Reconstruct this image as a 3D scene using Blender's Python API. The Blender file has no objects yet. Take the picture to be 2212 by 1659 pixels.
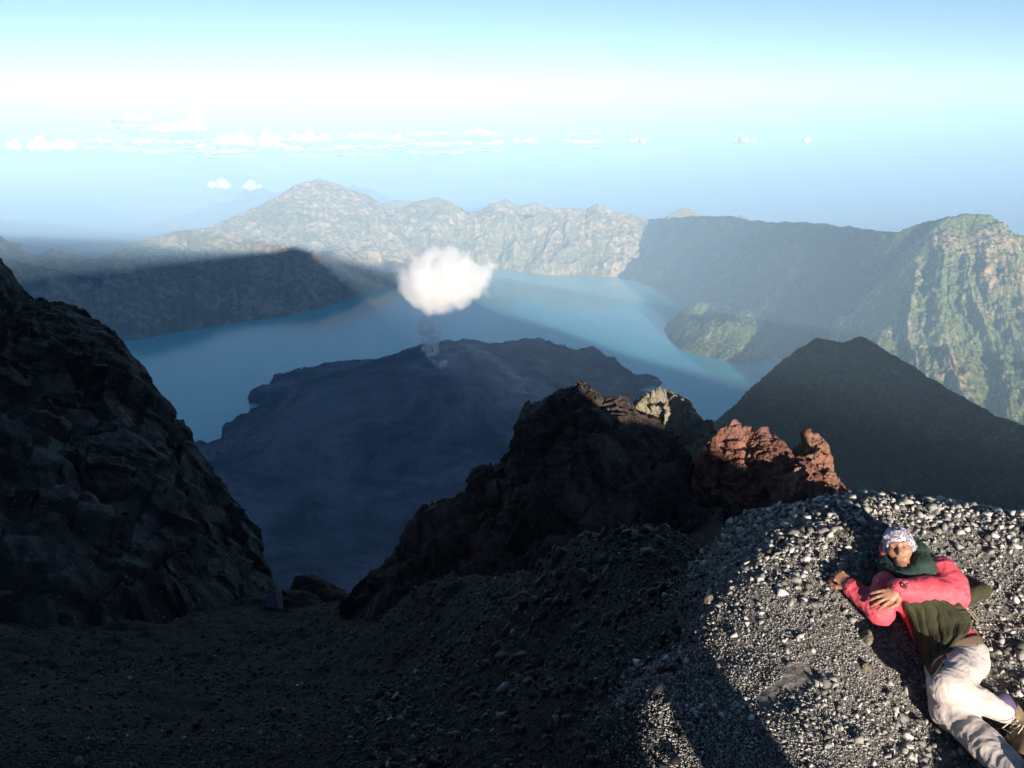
import bpy, bmesh, math, random
import numpy as np
from math import radians, sin, cos, pi
from mathutils import Vector, Matrix

C = bpy.context.scene.collection
scene = bpy.context.scene
# ------------------------------------------------------------------ camera
PITCH = radians(19.4)
FW, FH, FPX = 2212.0, 1659.0, 1737.0        # frame the layout was measured in
cam_d = bpy.data.cameras.new('camera')
cam_d.sensor_width = 36.0
cam_d.lens = 36.0 * FPX / FW
cam_d.clip_start = 0.05
cam_d.clip_end = 400000
cam = bpy.data.objects.new('camera', cam_d); C.objects.link(cam)
cam.location = (0, 0, 0)
cam.rotation_euler = (pi/2 - PITCH, 0, 0)
scene.camera = cam
# ------------------------------------------------------------------ sky
SUN_EL, SUN_AZ = radians(9.5), radians(14.6)      # azimuth east of straight behind the camera
SUN = np.array([sin(SUN_AZ)*cos(SUN_EL), -cos(SUN_AZ)*cos(SUN_EL), sin(SUN_EL)])
w = bpy.data.worlds.new('World'); scene.world = w; w.use_nodes = True
nt = w.node_tree
for n in list(nt.nodes): nt.nodes.remove(n)
sky = nt.nodes.new('ShaderNodeTexSky'); sky.sky_type = 'NISHITA'; sky.sun_disc = False
sky.sun_elevation = SUN_EL
sky.sun_rotation = math.atan2(SUN[0], SUN[1])
sky.altitude = 3000; sky.air_density = 0.85; sky.dust_density = 0.0; sky.ozone_density = 1.8
bg = nt.nodes.new('ShaderNodeBackground'); bg.inputs[1].default_value = 0.05
wo = nt.nodes.new('ShaderNodeOutputWorld')
nt.links.new(sky.outputs[0], bg.inputs[0]); nt.links.new(bg.outputs[0], wo.inputs[0])
# ------------------------------------------------------------------ sun
sl = bpy.data.lights.new('sun', 'SUN'); sl.energy = 5.0; sl.angle = radians(0.5); sl.color = (1.0, 0.88, 0.75)
so = bpy.data.objects.new('sun', sl); C.objects.link(so)
so.rotation_euler = Vector((-SUN[0], -SUN[1], -SUN[2])).to_track_quat('-Z', 'Y').to_euler()
# ------------------------------------------------------------------ exposure
vs = scene.view_settings
vs.view_transform = 'Standard'; vs.look = 'None'; vs.gamma = 1.0; vs.exposure = 1.36
cy = scene.cycles
cy.use_denoising = True
cy.max_bounces = 6; cy.diffuse_bounces = 2; cy.glossy_bounces = 3; cy.volume_bounces = 6
cy.transparent_max_bounces = 24
cy.volume_step_rate = 1.0; cy.volume_max_steps = 256
cy.sample_clamp_indirect = 4.0
random.seed(7); rng = np.random.default_rng(7)

# ------------------------------------------------------------------ helpers
def D(px, py):
    u = (np.asarray(px, float) - FW/2)/FPX; v = (FH/2 - np.asarray(py, float))/FPX
    return np.stack([u + 0*v, cos(PITCH) + sin(PITCH)*v + 0*u, -sin(PITCH) + cos(PITCH)*v + 0*u], -1)
def PY(px, py, Y):                 # point in that direction at distance Y north of the camera
    d = D(px, py); return d*(np.asarray(Y, float)/d[..., 1])[..., None]
def PZ(px, py, z):                 # same, on a level plane
    d = D(px, py); return d*(np.asarray(z, float)/d[..., 2])[..., None]

def _hash(ix, iy, iz, seed):
    h = (ix.astype(np.int64)*374761393 + iy.astype(np.int64)*668265263 + iz.astype(np.int64)*2147483647 + seed*1274126177) & 0xffffffff
    h = ((h ^ (h >> 13))*1274126177) & 0xffffffff
    h = ((h ^ (h >> 15))*2246822519) & 0xffffffff
    return (h ^ (h >> 16))
def perlin(p, seed=0):
    p = np.asarray(p, float); i = np.floor(p).astype(np.int64); f = p - i
    t = f*f*f*(f*(f*6 - 15) + 10)
    out = 0
    for dx in (0, 1):
        wx = t[..., 0] if dx else 1 - t[..., 0]
        for dy in (0, 1):
            wy = t[..., 1] if dy else 1 - t[..., 1]
            for dz in (0, 1):
                wz = t[..., 2] if dz else 1 - t[..., 2]
                h = _hash(i[..., 0] + dx, i[..., 1] + dy, i[..., 2] + dz, seed)
                a = (h & 1023)/1023.0*2 - 1; b = ((h >> 10) & 1023)/1023.0*2 - 1; c = ((h >> 20) & 1023)/1023.0*2 - 1
                out = out + wx*wy*wz*(a*(f[..., 0] - dx) + b*(f[..., 1] - dy) + c*(f[..., 2] - dz))
    return out
def fbm(p, octv=5, seed=0, gain=0.5, lac=2.03):
    a, s, fr = 1.0, 0, 1.0
    for k in range(octv):
        s = s + a*perlin(np.asarray(p)*fr + 17.3*k, seed + k); a *= gain; fr *= lac
    return s
def ridged(p, octv=5, seed=0, gain=0.5, lac=2.07):
    a, s, fr = 1.0, 0, 1.0
    for k in range(octv):
        s = s + a*(1 - 2.2*np.abs(perlin(np.asarray(p)*fr + 11.7*k, seed + k))); a *= gain; fr *= lac
    return s - 0.9
def facets(p, seed=0, jit=1.0):
    """Broken-rock relief: every cell of a jittered lattice is a plane of its own tilt."""
    p = np.asarray(p, float); shp = p.shape[:-1]; p = p.reshape(-1, 3); i0 = np.floor(p).astype(np.int64); best = np.full(len(p), 1e9); val = np.zeros(len(p))
    for dx in (-1, 0, 1):
        for dy in (-1, 0, 1):
            for dz in (-1, 0, 1):
                c = i0 + np.array([dx, dy, dz]); h = _hash(c[:, 0], c[:, 1], c[:, 2], seed); g = _hash(c[:, 0], c[:, 1], c[:, 2], seed + 77)
                o = np.stack([(h & 1023)/1023., ((h >> 10) & 1023)/1023., ((h >> 20) & 1023)/1023.], -1)*jit + c
                t = np.stack([(g & 1023)/511.5 - 1, ((g >> 10) & 1023)/511.5 - 1, ((g >> 20) & 1023)/511.5 - 1], -1)
                r = p - o; d = (r*r).sum(-1); k = d < best; best[k] = d[k]; val[k] = ((r*t).sum(-1) + .35*t[:, 0])[k]
    return val.reshape(shp)
def sstep(a, b, x):
    t = np.clip((x - a)/(b - a), 0, 1); return t*t*(3 - 2*t)

def link(name, me, m=None, parent=None, smooth=True):
    o = bpy.data.objects.new(name, me); C.objects.link(o)
    if m is not None: me.materials.append(m)
    if parent is not None: o.parent = parent
    if smooth: me.polygons.foreach_set('use_smooth', np.ones(len(me.polygons), bool)); me.update()
    return o
def mesh_from(name, V, F):
    me = bpy.data.meshes.new(name); V = np.asarray(V, np.float32); F = np.asarray(F, np.int32)
    k = F.shape[1]
    me.vertices.add(len(V)); me.vertices.foreach_set('co', V.ravel())
    me.loops.add(F.size); me.loops.foreach_set('vertex_index', F.ravel())
    me.polygons.add(len(F)); me.polygons.foreach_set('loop_start', np.arange(0, F.size, k, dtype=np.int32))
    me.update(calc_edges=True); me.validate(); return me
def grid_faces(n, m, wrap=False):
    i, j = np.meshgrid(np.arange(n - 1), np.arange(m if wrap else m - 1), indexing='ij')
    j2 = (j + 1) % m
    return np.stack([i*m + j, i*m + j2, (i + 1)*m + j2, (i + 1)*m + j], -1).reshape(-1, 4)
def grid_mesh(name, P, wrap=False):
    n, m = P.shape[:2]; return mesh_from(name, P.reshape(-1, 3), grid_faces(n, m, wrap))
def normals(P):
    du = np.gradient(P, axis=1); dv = np.gradient(P, axis=0)
    n = np.cross(du, dv); L = np.linalg.norm(n, axis=-1, keepdims=True); n = n/np.maximum(L, 1e-9)
    return n
def tag(o, label=None, cat=None, group=None, kind=None):
    if label: o['label'] = label
    if cat: o['category'] = cat
    if group: o['group'] = group
    if kind: o['kind'] = kind
    return o
def empty(name, loc, label, cat, group=None):
    o = bpy.data.objects.new(name, None); C.objects.link(o); o.location = Vector([float(c) for c in loc]); tag(o, label, cat, group); return o
def cols(ctrl, xs):               # control polyline (px, py, Y) sampled at xs
    a = np.array(ctrl, float); return np.interp(xs, a[:, 0], a[:, 1]), np.interp(xs, a[:, 0], a[:, 2])
def loft(rows, nv, power=None):   # rows: list of (n,3) arrays, nv: steps between rows
    out = []
    for k in range(len(rows) - 1):
        t = np.linspace(0, 1, nv[k], endpoint=(k == len(rows) - 2))
        if power and power[k]: tt = t**power[k]
        else: tt = t
        h = t[:, None]; hz = tt[:, None]
        A, B = rows[k], rows[k+1]
        P = np.empty((len(t), A.shape[0], 3))
        P[..., 0] = A[None, :, 0]*(1-h) + B[None, :, 0]*h
        P[..., 1] = A[None, :, 1]*(1-h) + B[None, :, 1]*h
        P[..., 2] = A[None, :, 2]*(1-hz) + B[None, :, 2]*hz
        out.append(P)
    return np.concatenate(out, 0)

# ------------------------------------------------------------------ materials
class NT:
    def __init__(s, name):
        s.m = bpy.data.materials.new(name); s.m.use_nodes = True; s.t = s.m.node_tree
        s.b = s.t.nodes['Principled BSDF']; s.out = s.t.nodes['Material Output']
        s.tc = s.t.nodes.new('ShaderNodeTexCoord')
        s.co = s.tc.outputs['Object']
    def n(s, ty, **k):
        x = s.t.nodes.new(ty)
        for a, v in k.items():
            if a.startswith('i_'):
                key = a[2:]; key = int(key) if key.isdigit() else key.replace('_', ' ')
                if isinstance(v, bpy.types.NodeSocket): s.t.links.new(v, x.inputs[key])
                else: x.inputs[key].default_value = v
            else: setattr(x, a, v)
        return x
    def l(s, a, b): s.t.links.new(a, b)
    def map(s, scale=(1, 1, 1), rot=(0, 0, 0)):
        return s.n('ShaderNodeMapping', i_Vector=s.co, i_Scale=scale, i_Rotation=rot).outputs[0]
    def noise(s, scale, detail=6, rough=.6, vec=None, dist=0.0):
        return s.n('ShaderNodeTexNoise', i_Vector=vec or s.co, i_Scale=scale, i_Detail=detail, i_Roughness=rough, i_Distortion=dist).outputs[0]
    def vor(s, scale, feature='F1', vec=None, rnd=1.0, out='Distance'):
        v = s.n('ShaderNodeTexVoronoi', i_Vector=vec or s.co, i_Scale=scale, i_Randomness=rnd); v.feature = feature
        return v.outputs[out]
    def ramp(s, fac, stops, interp='LINEAR'):
        r = s.n('ShaderNodeValToRGB', i_Fac=fac); e = r.color_ramp; e.interpolation = interp
        while len(e.elements) < len(stops): e.elements.new(0.5)
        for x, (p, c) in zip(e.elements, stops):
            x.position = p; x.color = (c, c, c, 1) if isinstance(c, (int, float)) else (*c, 1)
        return r.outputs[0]
    def mix(s, f, a, b, mode='MIX'):
        x = s.n('ShaderNodeMix', data_type='RGBA', blend_type=mode)
        for so_, v in ((x.inputs[0], f), (x.inputs[6], a), (x.inputs[7], b)):
            if isinstance(v, bpy.types.NodeSocket): s.l(v, so_)
            elif isinstance(v, (int, float)): so_.default_value = v if so_ == x.inputs[0] else (v, v, v, 1)
            else: so_.default_value = (*v, 1)
        return x.outputs[2]
    def math(s, op, a, b=0.0, clamp=False):
        x = s.n('ShaderNodeMath', operation=op, use_clamp=clamp, i_0=a, i_1=b); return x.outputs[0]
    def base(s, c, rough=.9, spec=.2):
        if isinstance(c, bpy.types.NodeSocket): s.l(c, s.b.inputs['Base Color'])
        else: s.b.inputs['Base Color'].default_value = (*c, 1)
        if isinstance(rough, bpy.types.NodeSocket): s.l(rough, s.b.inputs['Roughness'])
        else: s.b.inputs['Roughness'].default_value = rough
        s.b.inputs['Specular IOR Level'].default_value = spec
    def bump(s, h, strength=1.0, dist=1.0, prev=None):
        x = s.n('ShaderNodeBump', i_Height=h, i_Strength=strength, i_Distance=dist)
        if prev: s.l(prev, x.inputs['Normal'])
        s.l(x.outputs[0], s.b.inputs['Normal']); return x.outputs[0]
# =================================================================== FAR SETTING
LAKE_Z, SEA_Z = -1720.0, -3724.0
# ---- haze: even, pale air round everything
def box_mesh(name, lo, hi):
    v = [(x, y, z) for x in (lo[0], hi[0]) for y in (lo[1], hi[1]) for z in (lo[2], hi[2])]
    f = [(0, 1, 3, 2), (4, 6, 7, 5), (0, 4, 5, 1), (2, 3, 7, 6), (0, 2, 6, 4), (1, 5, 7, 3)]
    return mesh_from(name, v, f)
hm = bpy.data.materials.new('haze_air'); hm.use_nodes = True
ht = hm.node_tree; ht.nodes.remove(ht.nodes['Principled BSDF'])
pv = ht.nodes.new('ShaderNodeVolumePrincipled')
pv.inputs['Color'].default_value = (0.49, 0.745, 1.0, 1); pv.inputs['Density'].default_value = 6.0e-5
pv.inputs['Anisotropy'].default_value = -0.25
ht.links.new(pv.outputs[0], ht.nodes['Material Output'].inputs['Volume'])
haze = link('haze', box_mesh('haze', (-90000, -15000, SEA_Z - 1.5), (90000, 95000, 420)), hm, smooth=False)
tag(haze, 'pale blue morning haze filling the air over crater and sea', 'haze', kind='stuff')

# ---- sea
m = NT('sea_water'); m.base((0.02, 0.07, 0.11), 0.7, 0.2)
gx = np.concatenate([-np.geomspace(88000, 800, 30), np.geomspace(800, 88000, 30)]); gy = np.concatenate([[-14000, -5000, 0], np.geomspace(2000, 94000, 50)])
X, Y = np.meshgrid(gx, gy)
sea = link('sea', grid_mesh('sea', np.stack([X, Y, np.full_like(X, SEA_Z)], -1)), m.m); tag(sea, 'pale hazy sea reaching to the horizon', 'sea', kind='structure')

# ---- lowland with a coast, out past the crater rim
def hills_grid(name, xr, yr, n, fn, mat, label, cat):
    X, Y = np.meshgrid(np.linspace(*xr, n[0]), np.linspace(*yr, n[1]))
    o = link(name, grid_mesh(name, np.stack([X, Y, fn(X, Y)], -1)), mat); return tag(o, label, cat, kind='structure')
m = NT('lowland'); m.base(m.mix(m.ramp(m.noise(0.0006, 8), [(.4, 0), (.6, 1)]), (0.035, 0.06, 0.03), (0.09, 0.10, 0.05)))
def low(X, Y):
    P = np.stack([X/9000, Y/9000, 0*X], -1)
    coast = 1 - sstep(20000, 44000, Y + 9000*fbm(P*1.3, 4, 3) + np.where(X > 3000, (X - 3000)*1.1, 0) + np.where(X < -9000, (-9000 - X)*1.6, 0))
    h = SEA_Z - 60 + coast*260 + 260*coast*np.maximum(fbm(P*3, 6, 9), -.2)
    # a long hilly spine in the far left, a second one behind the main rim
    d = np.hypot((X + 5200)/5200, (Y - 21500)/2300); h = np.maximum(h, SEA_Z + 1500*np.exp(-d*d*1.4)*(0.8 + .45*ridged(P*5, 5, 21)))
    d = np.hypot((X - 1500)/7000, (Y - 19000)/1900); h = np.maximum(h, SEA_Z + 800*np.exp(-d*d*1.5)*(0.85 + .35*ridged(P*4, 5, 22)))
    d = np.hypot((X - 6500)/5000, (Y - 16500)/1500); h = np.maximum(h, SEA_Z + 650*np.exp(-d*d*1.5)*(0.85 + .35*ridged(P*4, 5, 23)))
    return h
hills_grid('lowland_hills', (-34000, 34000), (9000, 46000), (420, 300), low, m.m, 'faint blue lowland hills and coast beyond the crater rim', 'lowland')
# far volcano on the neighbouring island
def far_peak(X, Y):
    d = np.hypot(X + 1100, Y - 62000)/9000
    return SEA_Z - 40 + 3180*np.exp(-d*2.1)*(1 + .08*fbm(np.stack([X/2500, Y/2500, 0*X], -1), 5, 5))
hills_grid('distant_volcano', (-20000, 18000), (46500, 80000), (160, 100), far_peak, m.m, 'faint blue volcano cone on the horizon above the cloud row', 'volcano')

# ---- rock and scrub of the rim
def rim_material(name, veg, veg2, rock, rock2, amt=.5, sc=1.0):
    m = NT(name)
    streak = m.noise(0.016*sc, 9, .62, m.map((1, 1, .13)), .5); rel = m.n('ShaderNodeAttribute', attribute_name='relief').outputs['Fac']
    patch = m.noise(0.0016*sc, 6, .6)
    fine = m.noise(0.035*sc, 8, .7)
    v = m.mix(m.ramp(fine, [(.35, 0), (.62, 1)]), veg, veg2)
    r = m.mix(m.ramp(streak, [(.4, 0), (.6, 1)]), rock, rock2)
    f = m.math('ADD', m.math('ADD', m.math('MULTIPLY', streak, .60), m.math('MULTIPLY', patch, .40)), m.math('MULTIPLY', rel, .07))
    c = m.mix(m.ramp(f, [(amt - .03, 0), (amt + .09, 1)]), v, r)
    m.base(c, .95, .1)
    m.bump(m.math('ADD', m.math('MULTIPLY', fine, 9), m.math('MULTIPLY', streak, 10)), .7, 1.0)
    return m.m
RIM_M = rim_material('rim_rock_scrub', (0.13, 0.125, 0.06), (0.27, 0.23, 0.12), (0.36, 0.27, 0.165), (0.54, 0.38, 0.25), .54)
GREEN_M = rim_material('green_scrub_slope', (0.05, 0.08, 0.025), (0.17, 0.20, 0.07), (0.27, 0.19, 0.12), (0.44, 0.30, 0.20), .56, 2.0)

def with_relief(me, r):
    a_ = me.attributes.new('relief', 'FLOAT', 'POINT'); a_.data.foreach_set('value', np.asarray(r, np.float32).ravel()); return me

# ---- crater rim, far wall (px, py, Y) crest and (px, py) shore
crest = [(-500, 420, 5400), (-150, 470, 5900), (0, 512, 6300), (45, 548, 6500), (88, 552, 6600), (115, 535, 6650), (150, 548, 6750), (200, 561, 6900), (240, 553, 7000), (272, 530, 7100), (310, 520, 7250),
         (380, 500, 7600), (440, 496, 7900), (500, 472, 8300), (560, 446, 8700), (600, 425, 9000), (640, 402, 9250), (690, 388, 9450), (740, 405, 9500), (800, 425, 9500), (830, 455, 9450), (870, 450, 9500), (905, 437, 9550), (945, 427, 9500), (980, 442, 9450), (1010, 466, 9350),
         (1040, 455, 9350), (1075, 440, 9300), (1105, 455, 9200), (1125, 477, 9150), (1150, 468, 9150), (1180, 458, 9200), (1200, 452, 9200), (1240, 452, 9150), (1265, 455, 9200), (1290, 444, 9200), (1320, 457, 9150), (1370, 466, 9100), (1400, 476, 9050), (1440, 471, 9100), (1500, 474, 9150), (1600, 478, 9300), (1750, 505, 9500)]
RIM_CREST = crest
shore = [(-500, 800), (0, 775), (300, 745), (500, 712), (650, 688), (720, 668), (800, 640), (850, 622), (920, 600), (1000, 590), (1070, 585), (1150, 598), (1230, 602), (1300, 605), (1350, 605), (1420, 612), (1750, 640)]
xs = np.linspace(-500, 1750, 900)
cpy, cY = cols(crest, xs)
s = np.array(shore, float); spy = np.interp(xs, s[:, 0], s[:, 1])
top = PY(xs, cpy, cY); bot = PZ(xs, spy, LAKE_Z - 25)
mid = top*.5 + bot*.5; mid[:, 2] = top[:, 2]*.46 + bot[:, 2]*.54; 
away = (top - bot); away[:, 2] = 0; away /= np.linalg.norm(away, axis=1, keepdims=True)
b1 = top + away*700 + [0, 0, -330]; b2 = top + away*4200 + [0, 0, -1650]
P = loft([bot, mid, top, b1, b2], [80, 90, 30, 20])
nrow = P.shape[0]
N = normals(P); v = np.concatenate([np.linspace(0, 1, 170), np.linspace(1, 2, nrow - 170)])[:, None]
arc = np.cumsum(np.r_[0, np.linalg.norm(np.diff(top, axis=0), axis=1)])[None, :]
A = np.broadcast_to(arc, P.shape[:2]); Vv = np.broadcast_to(v, P.shape[:2])
wrp = fbm(P/900, 4, 31)
q = np.stack([A/560 + .9*wrp + .2*Vv, Vv*.9 + .5*wrp, 0*A], -1)
g = ridged(q, 4, 41, .5)                         # buttresses and gullies running down the wall
q2 = np.stack([A/130 + .2*fbm(P/300, 3, 8), Vv*1.5, 0*A], -1)
g2 = ridged(q2, 4, 43, .55)
det = fbm(P/180, 6, 51, .55)
amp = sstep(0, .22, Vv)*(1 - .72*sstep(.72, .99, Vv))
amp = np.where(Vv > 1, .28 + sstep(1, 1.3, Vv), amp)
disp = (g*(66 + 60*sstep(3500, 5200, A)) + g2*44)*amp + det*20*(.25 + .75*amp)
sgn = np.where(N[..., 1:2]*1 > 0, -1, 1)
Nn = N*np.sign(-N[..., 1].mean())                # towards the crater
disp = disp + (facets(P/200 + .3*fbm(P/110, 3, 6)[..., None], 44)*20 + facets(P/75, 45)*9)*(.15 + .85*amp)
P = P + Nn*disp[..., None]*np.array([1, 1, .5])
rim = link('crater_rim', with_relief(grid_mesh('crater_rim', P), g*.5 + g2*.7), RIM_M); tag(rim, 'long jagged rim wall of the crater behind the lake, sunlit above and shaded below', 'crater rim', kind='structure')

# ---- little tops standing behind the rim
def ridge_hill(name, ctrl, depth, drop, mat, label, cat, amp=30, nx=160, front=400, seed=3, fdrop=420, kind='structure', sc=160.):
    xs = np.linspace(ctrl[0][0], ctrl[-1][0], nx); py, Yy = cols(ctrl, xs)
    t = PY(xs, py, Yy); f = t + [0, -front, -fdrop]; b = t + [0, depth, -drop]
    P = loft([f, t, b], [50, 40]); n = normals(P); n *= np.sign(n[..., 2:3])
    v = np.r_[np.linspace(0, 1, 50), np.linspace(1, 2, 40)][:, None]
    k = .3 + .7*np.abs(1 - v)
    P = P + n*(ridged(P/sc*np.array([1, .5, .5]), 5, seed)*amp*k + fbm(P/(sc*.35), 5, seed + 9)*amp*.4)[..., None]
    o = link(name, grid_mesh(name, P), mat); return tag(o, label, cat, kind=kind)
ridge_hill('back_peak', [(760, 470, 10400), (830, 440, 10400), (860, 432, 10450), (900, 437, 10400), (960, 475, 10400)], 700, 600, RIM_M, 'low sunlit top behind the rim right of the highest peak', 'peak', 25)
ridge_hill('back_peak', [(1010, 480, 10900), (1060, 440, 10900), (1092, 430, 11000), (1120, 445, 11000), (1155, 437, 11000), (1200, 458, 10900), (1260, 480, 10800)], 900, 700, RIM_M, 'hazy double top standing behind the middle of the rim', 'peak', 30, seed=5)
ridge_hill('back_peak', [(1410, 490, 9700), (1450, 460, 9750), (1478, 448, 9800), (1510, 462, 9750), (1560, 488, 9700)], 600, 500, RIM_M, 'pointed pale top at the bend of the rim', 'peak', 22, seed=6)
ridge_hill('back_peak', [(1570, 490, 9000), (1600, 464, 9050), (1625, 478, 9000), (1650, 492, 9000)], 500, 450, RIM_M, 'small pale top over the shaded rim wall', 'peak', 15, seed=7)

# ---- right wall, in shade: runs toward the camera
crest = [(1380, 478, 9300), (1440, 472, 8700), (1500, 468, 8000), (1540, 470, 7650), (1570, 468, 7420), (1620, 478, 7060), (1680, 482, 6640), (1740, 483, 6250), (1800, 488, 5900), (1860, 495, 5540), (1900, 502, 5300), (1940, 503, 5130), (1975, 486, 5120), (2010, 477, 5110), (2048, 471, 5100)]
shore = [(1330, 606), (1370, 612), (1420, 630), (1470, 665), (1510, 700), (1530, 735), (1560, 758), (1640, 768), (1700, 785), (1760, 815), (1850, 870), (2300, 1100)]
xs = np.linspace(1380, 2048, 440); cpy, cY = cols(crest, xs); s = np.array(shore, float)
# shore columns lag the crest so that the wall faces west
xb = np.interp(xs, [1380, 1440, 1500, 1600, 1700, 1800, 1900, 2300], [1335, 1362, 1388, 1442, 1515, 1592, 1690, 2200])
top = PY(xs, cpy, cY); bot = PZ(xb, np.interp(xb, s[:, 0], s[:, 1]), LAKE_Z - 20)
mid = top*.55 + bot*.45; mid[:, 2] = top[:, 2]*.5 + bot[:, 2]*.5
b1 = top + [600, 500, -350]; b2 = top + [2600, 2600, -1500]
P = loft([bot, mid, top, b1, b2], [70, 70, 20, 14]); nrow = P.shape[0]
v = np.r_[np.linspace(0, 1, 140), np.linspace(1, 2, nrow - 140)][:, None]
n = normals(P); n *= np.sign(n[..., 2:3])
arc = np.cumsum(np.r_[0, np.linalg.norm(np.diff(top, axis=0), axis=1)])[None, :]
q = np.stack([arc/420 + 0*v, v*1.1 + 0*arc, 0*v*arc], -1)
k = .25 + .75*sstep(0, .3, v)*(1 - .7*sstep(.75, 1, v))
P = P + n*(ridged(q, 5, 61)*34*k + fbm(P/110, 6, 62, .55)*20*k)[..., None]
WALL_P = P[:140]
o = link('side_wall', grid_mesh('side_wall', P), rim_material('shaded_wall', (0.018, 0.03, 0.016), (0.04, 0.055, 0.028), (0.06, 0.055, 0.04), (0.10, 0.08, 0.06), .60, 2.0)); tag(o, 'shaded blue-grey crater wall between lake and right peak', 'crater wall', kind='structure')  # shade of the wall is put into its dark colours

# ---- right peak, sunlit
ridge = [(1790, 900, 4050), (1860, 800, 4300), (1900, 735, 4450), (1935, 690, 4600), (1958, 630, 4720), (1985, 560, 4850), (2020, 500, 4950), (2045, 474, 5000), (2090, 467, 5000), (2140, 472, 4950), (2160, 486, 4900), (2212, 528, 4800), (2300, 610, 4600), (2700, 760, 4100)]
foot = [(1790, 980), (1860, 960), (1960, 1010), (2100, 1060), (2300, 1140), (2700, 1300)]
xs = np.linspace(1790, 2700, 620); py, Yy = cols(ridge, xs); top = PY(xs, py, Yy)
s = np.array(foot, float); xf = np.interp(xs, [1790, 1985, 2045, 2140, 2700], [1850, 1980, 2120, 2300, 2900])
bot = PZ(xf, np.interp(xf, s[:, 0], s[:, 1]), -1760.)
mid = top*.5 + bot*.5 + [0, 0, -60]
bk = top + np.array([-500, 700, -900])
bk2 = top + np.array([-700, 1500, -1500])
P = loft([bot, mid, top, bk, bk2], [110, 120, 40, 10]); nrow = P.shape[0]
v = np.r_[np.linspace(0, 1, 230), np.linspace(1, 2, nrow - 230)][:, None]
n = normals(P); n *= np.sign(n[..., 2:3])
arc = np.linspace(0, 5200, len(xs))[None, :]
wrp = fbm(P/700, 4, 32); q = np.stack([arc/430 + .5*v + .45*wrp, v*1.1 + .4*wrp, 0*v*arc], -1)
k = .2 + .8*sstep(0, .2, v)*(1 - .75*sstep(.7, 1, v))
rl = ridged(q, 5, 71, .55); P = P + n*(rl*70*k + ridged(P/260, 5, 73)*16*k + (facets(P/170 + .3*fbm(P/90, 3, 6)[..., None], 74)*22 + facets(P/60, 75)*10)*k + fbm(P/70, 5, 72, .6)*14*(.3 + k))[..., None]
PEAK_P = P[:230]
o = link('right_peak', with_relief(grid_mesh('right_peak', P), rl), GREEN_M); tag(o, 'big sunlit green and tan peak at the right edge of the crater', 'peak', kind='structure')

# ---- lit hummock at the lake
def hummock(X, Y):
    dx, dy = (X - 1640)/330, (Y - 6000)/520
    r = np.hypot(dx, dy); P = np.stack([X/220, Y/220, 0*X], -1)
    bowl = np.exp(-((X - 1560)/150)**2 - ((Y - 6050)/230)**2)
    return LAKE_Z - 60 + 300*np.exp(-r**4*.55)*(1 - .75*bowl) + (fbm(P, 6, 81)*90 + ridged(P*3, 4, 82)*16 + fbm(P*12, 3, 83)*14)*np.exp(-r*r*.6)
hills_grid('lake_hummock', (1150, 2300), (5200, 6900), (300, 380), hummock, GREEN_M, 'small green hummock by the lake shore catching the sun', 'hill')
X, Y = np.meshgrid(np.linspace(1150, 2300, 300), np.linspace(5200, 6900, 380)); HUM_P = np.stack([X, Y, hummock(X, Y)], -1)

# ---- lake
m = NT('lake_water')
m.base(m.mix(m.ramp(m.noise(0.0007, 5, .55, None, .8), [(.35, 0), (.7, 1)]), (0.05, 0.42, 0.50), (0.09, 0.56, 0.62)), .12, .5)
m.bump(m.noise(0.02, 6, .6), .12, 3.0)
X, Y = np.meshgrid(np.linspace(-5200, 4800, 200), np.linspace(2500, 9600, 160)); LV = np.stack([X, Y, np.full_like(X, LAKE_Z)], -1).reshape(-1, 3); LF = grid_faces(*X.shape)
cc = LV[LF].mean(1); lpx = FW/2 + FPX*cc[:, 0]/(cc[:, 1]*cos(PITCH) - LAKE_Z*sin(PITCH)); rc = np.array(RIM_CREST, float)
LF = LF[cc[:, 1] < np.interp(lpx, rc[:, 0], rc[:, 2]) - 250]; us = np.unique(LF); mp_ = np.zeros(len(LV), int); mp_[us] = np.arange(len(us))
lake = link('lake', mesh_from('lake', LV[us], mp_[LF]), m.m); tag(lake, 'still blue crater lake below the rim', 'lake', kind='structure')

# ---- land in the lake: lava fields, cone, crater floor
poly_px = [(300, 1000), (400, 968), (432, 960), (470, 955), (488, 930), (505, 908), (540, 895), (572, 890), (575, 882), (560, 876), (532, 872), (540, 850), (560, 842), (575, 832), (590, 818), (650, 800), (700, 790), (760, 785), (840, 782), (900, 776), (960, 770), (990, 752), (985, 742),
           (1000, 738), (1030, 744), (1060, 748), (1100, 742), (1140, 738), (1170, 736), (1200, 748), (1240, 758), (1270, 752), (1295, 750), (1298, 765), (1330, 782), (1362, 800), (1372, 812), (1400, 808), (1425, 818), (1442, 828), (1430, 834), (1405, 838), (1388, 846), (1400, 860), (1450, 872), (1500, 890), (1520, 905), (1530, 915), (1560, 950), (1700, 1000), (2300, 1200), (2300, 2600), (-600, 2600), (-600, 1100)]
poly = PZ([p[0] for p in poly_px], [p[1] for p in poly_px], LAKE_Z)[:, :2]
def inside_dist(X, Y, poly):
    shp = X.shape; x = X.ravel(); y = Y.ravel(); d = np.full(x.shape, 1e18); ins = np.zeros(x.shape, bool)
    n = len(poly)
    for i in range(n):
        ax, ay = poly[i]; bx, by = poly[(i+1) % n]
        ex, ey = bx - ax, by - ay; L = ex*ex + ey*ey
        t = np.clip(((x - ax)*ex + (y - ay)*ey)/max(L, 1e-9), 0, 1)
        d = np.minimum(d, (x - ax - t*ex)**2 + (y - ay - t*ey)**2)
        c = ((ay > y) != (by > y)) & (x < (bx - ax)*(y - ay)/((by - ay) if by != ay else 1e-9) + ax)
        ins ^= c
    return (np.sqrt(d)*np.where(ins, 1, -1)).reshape(shp)
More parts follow.
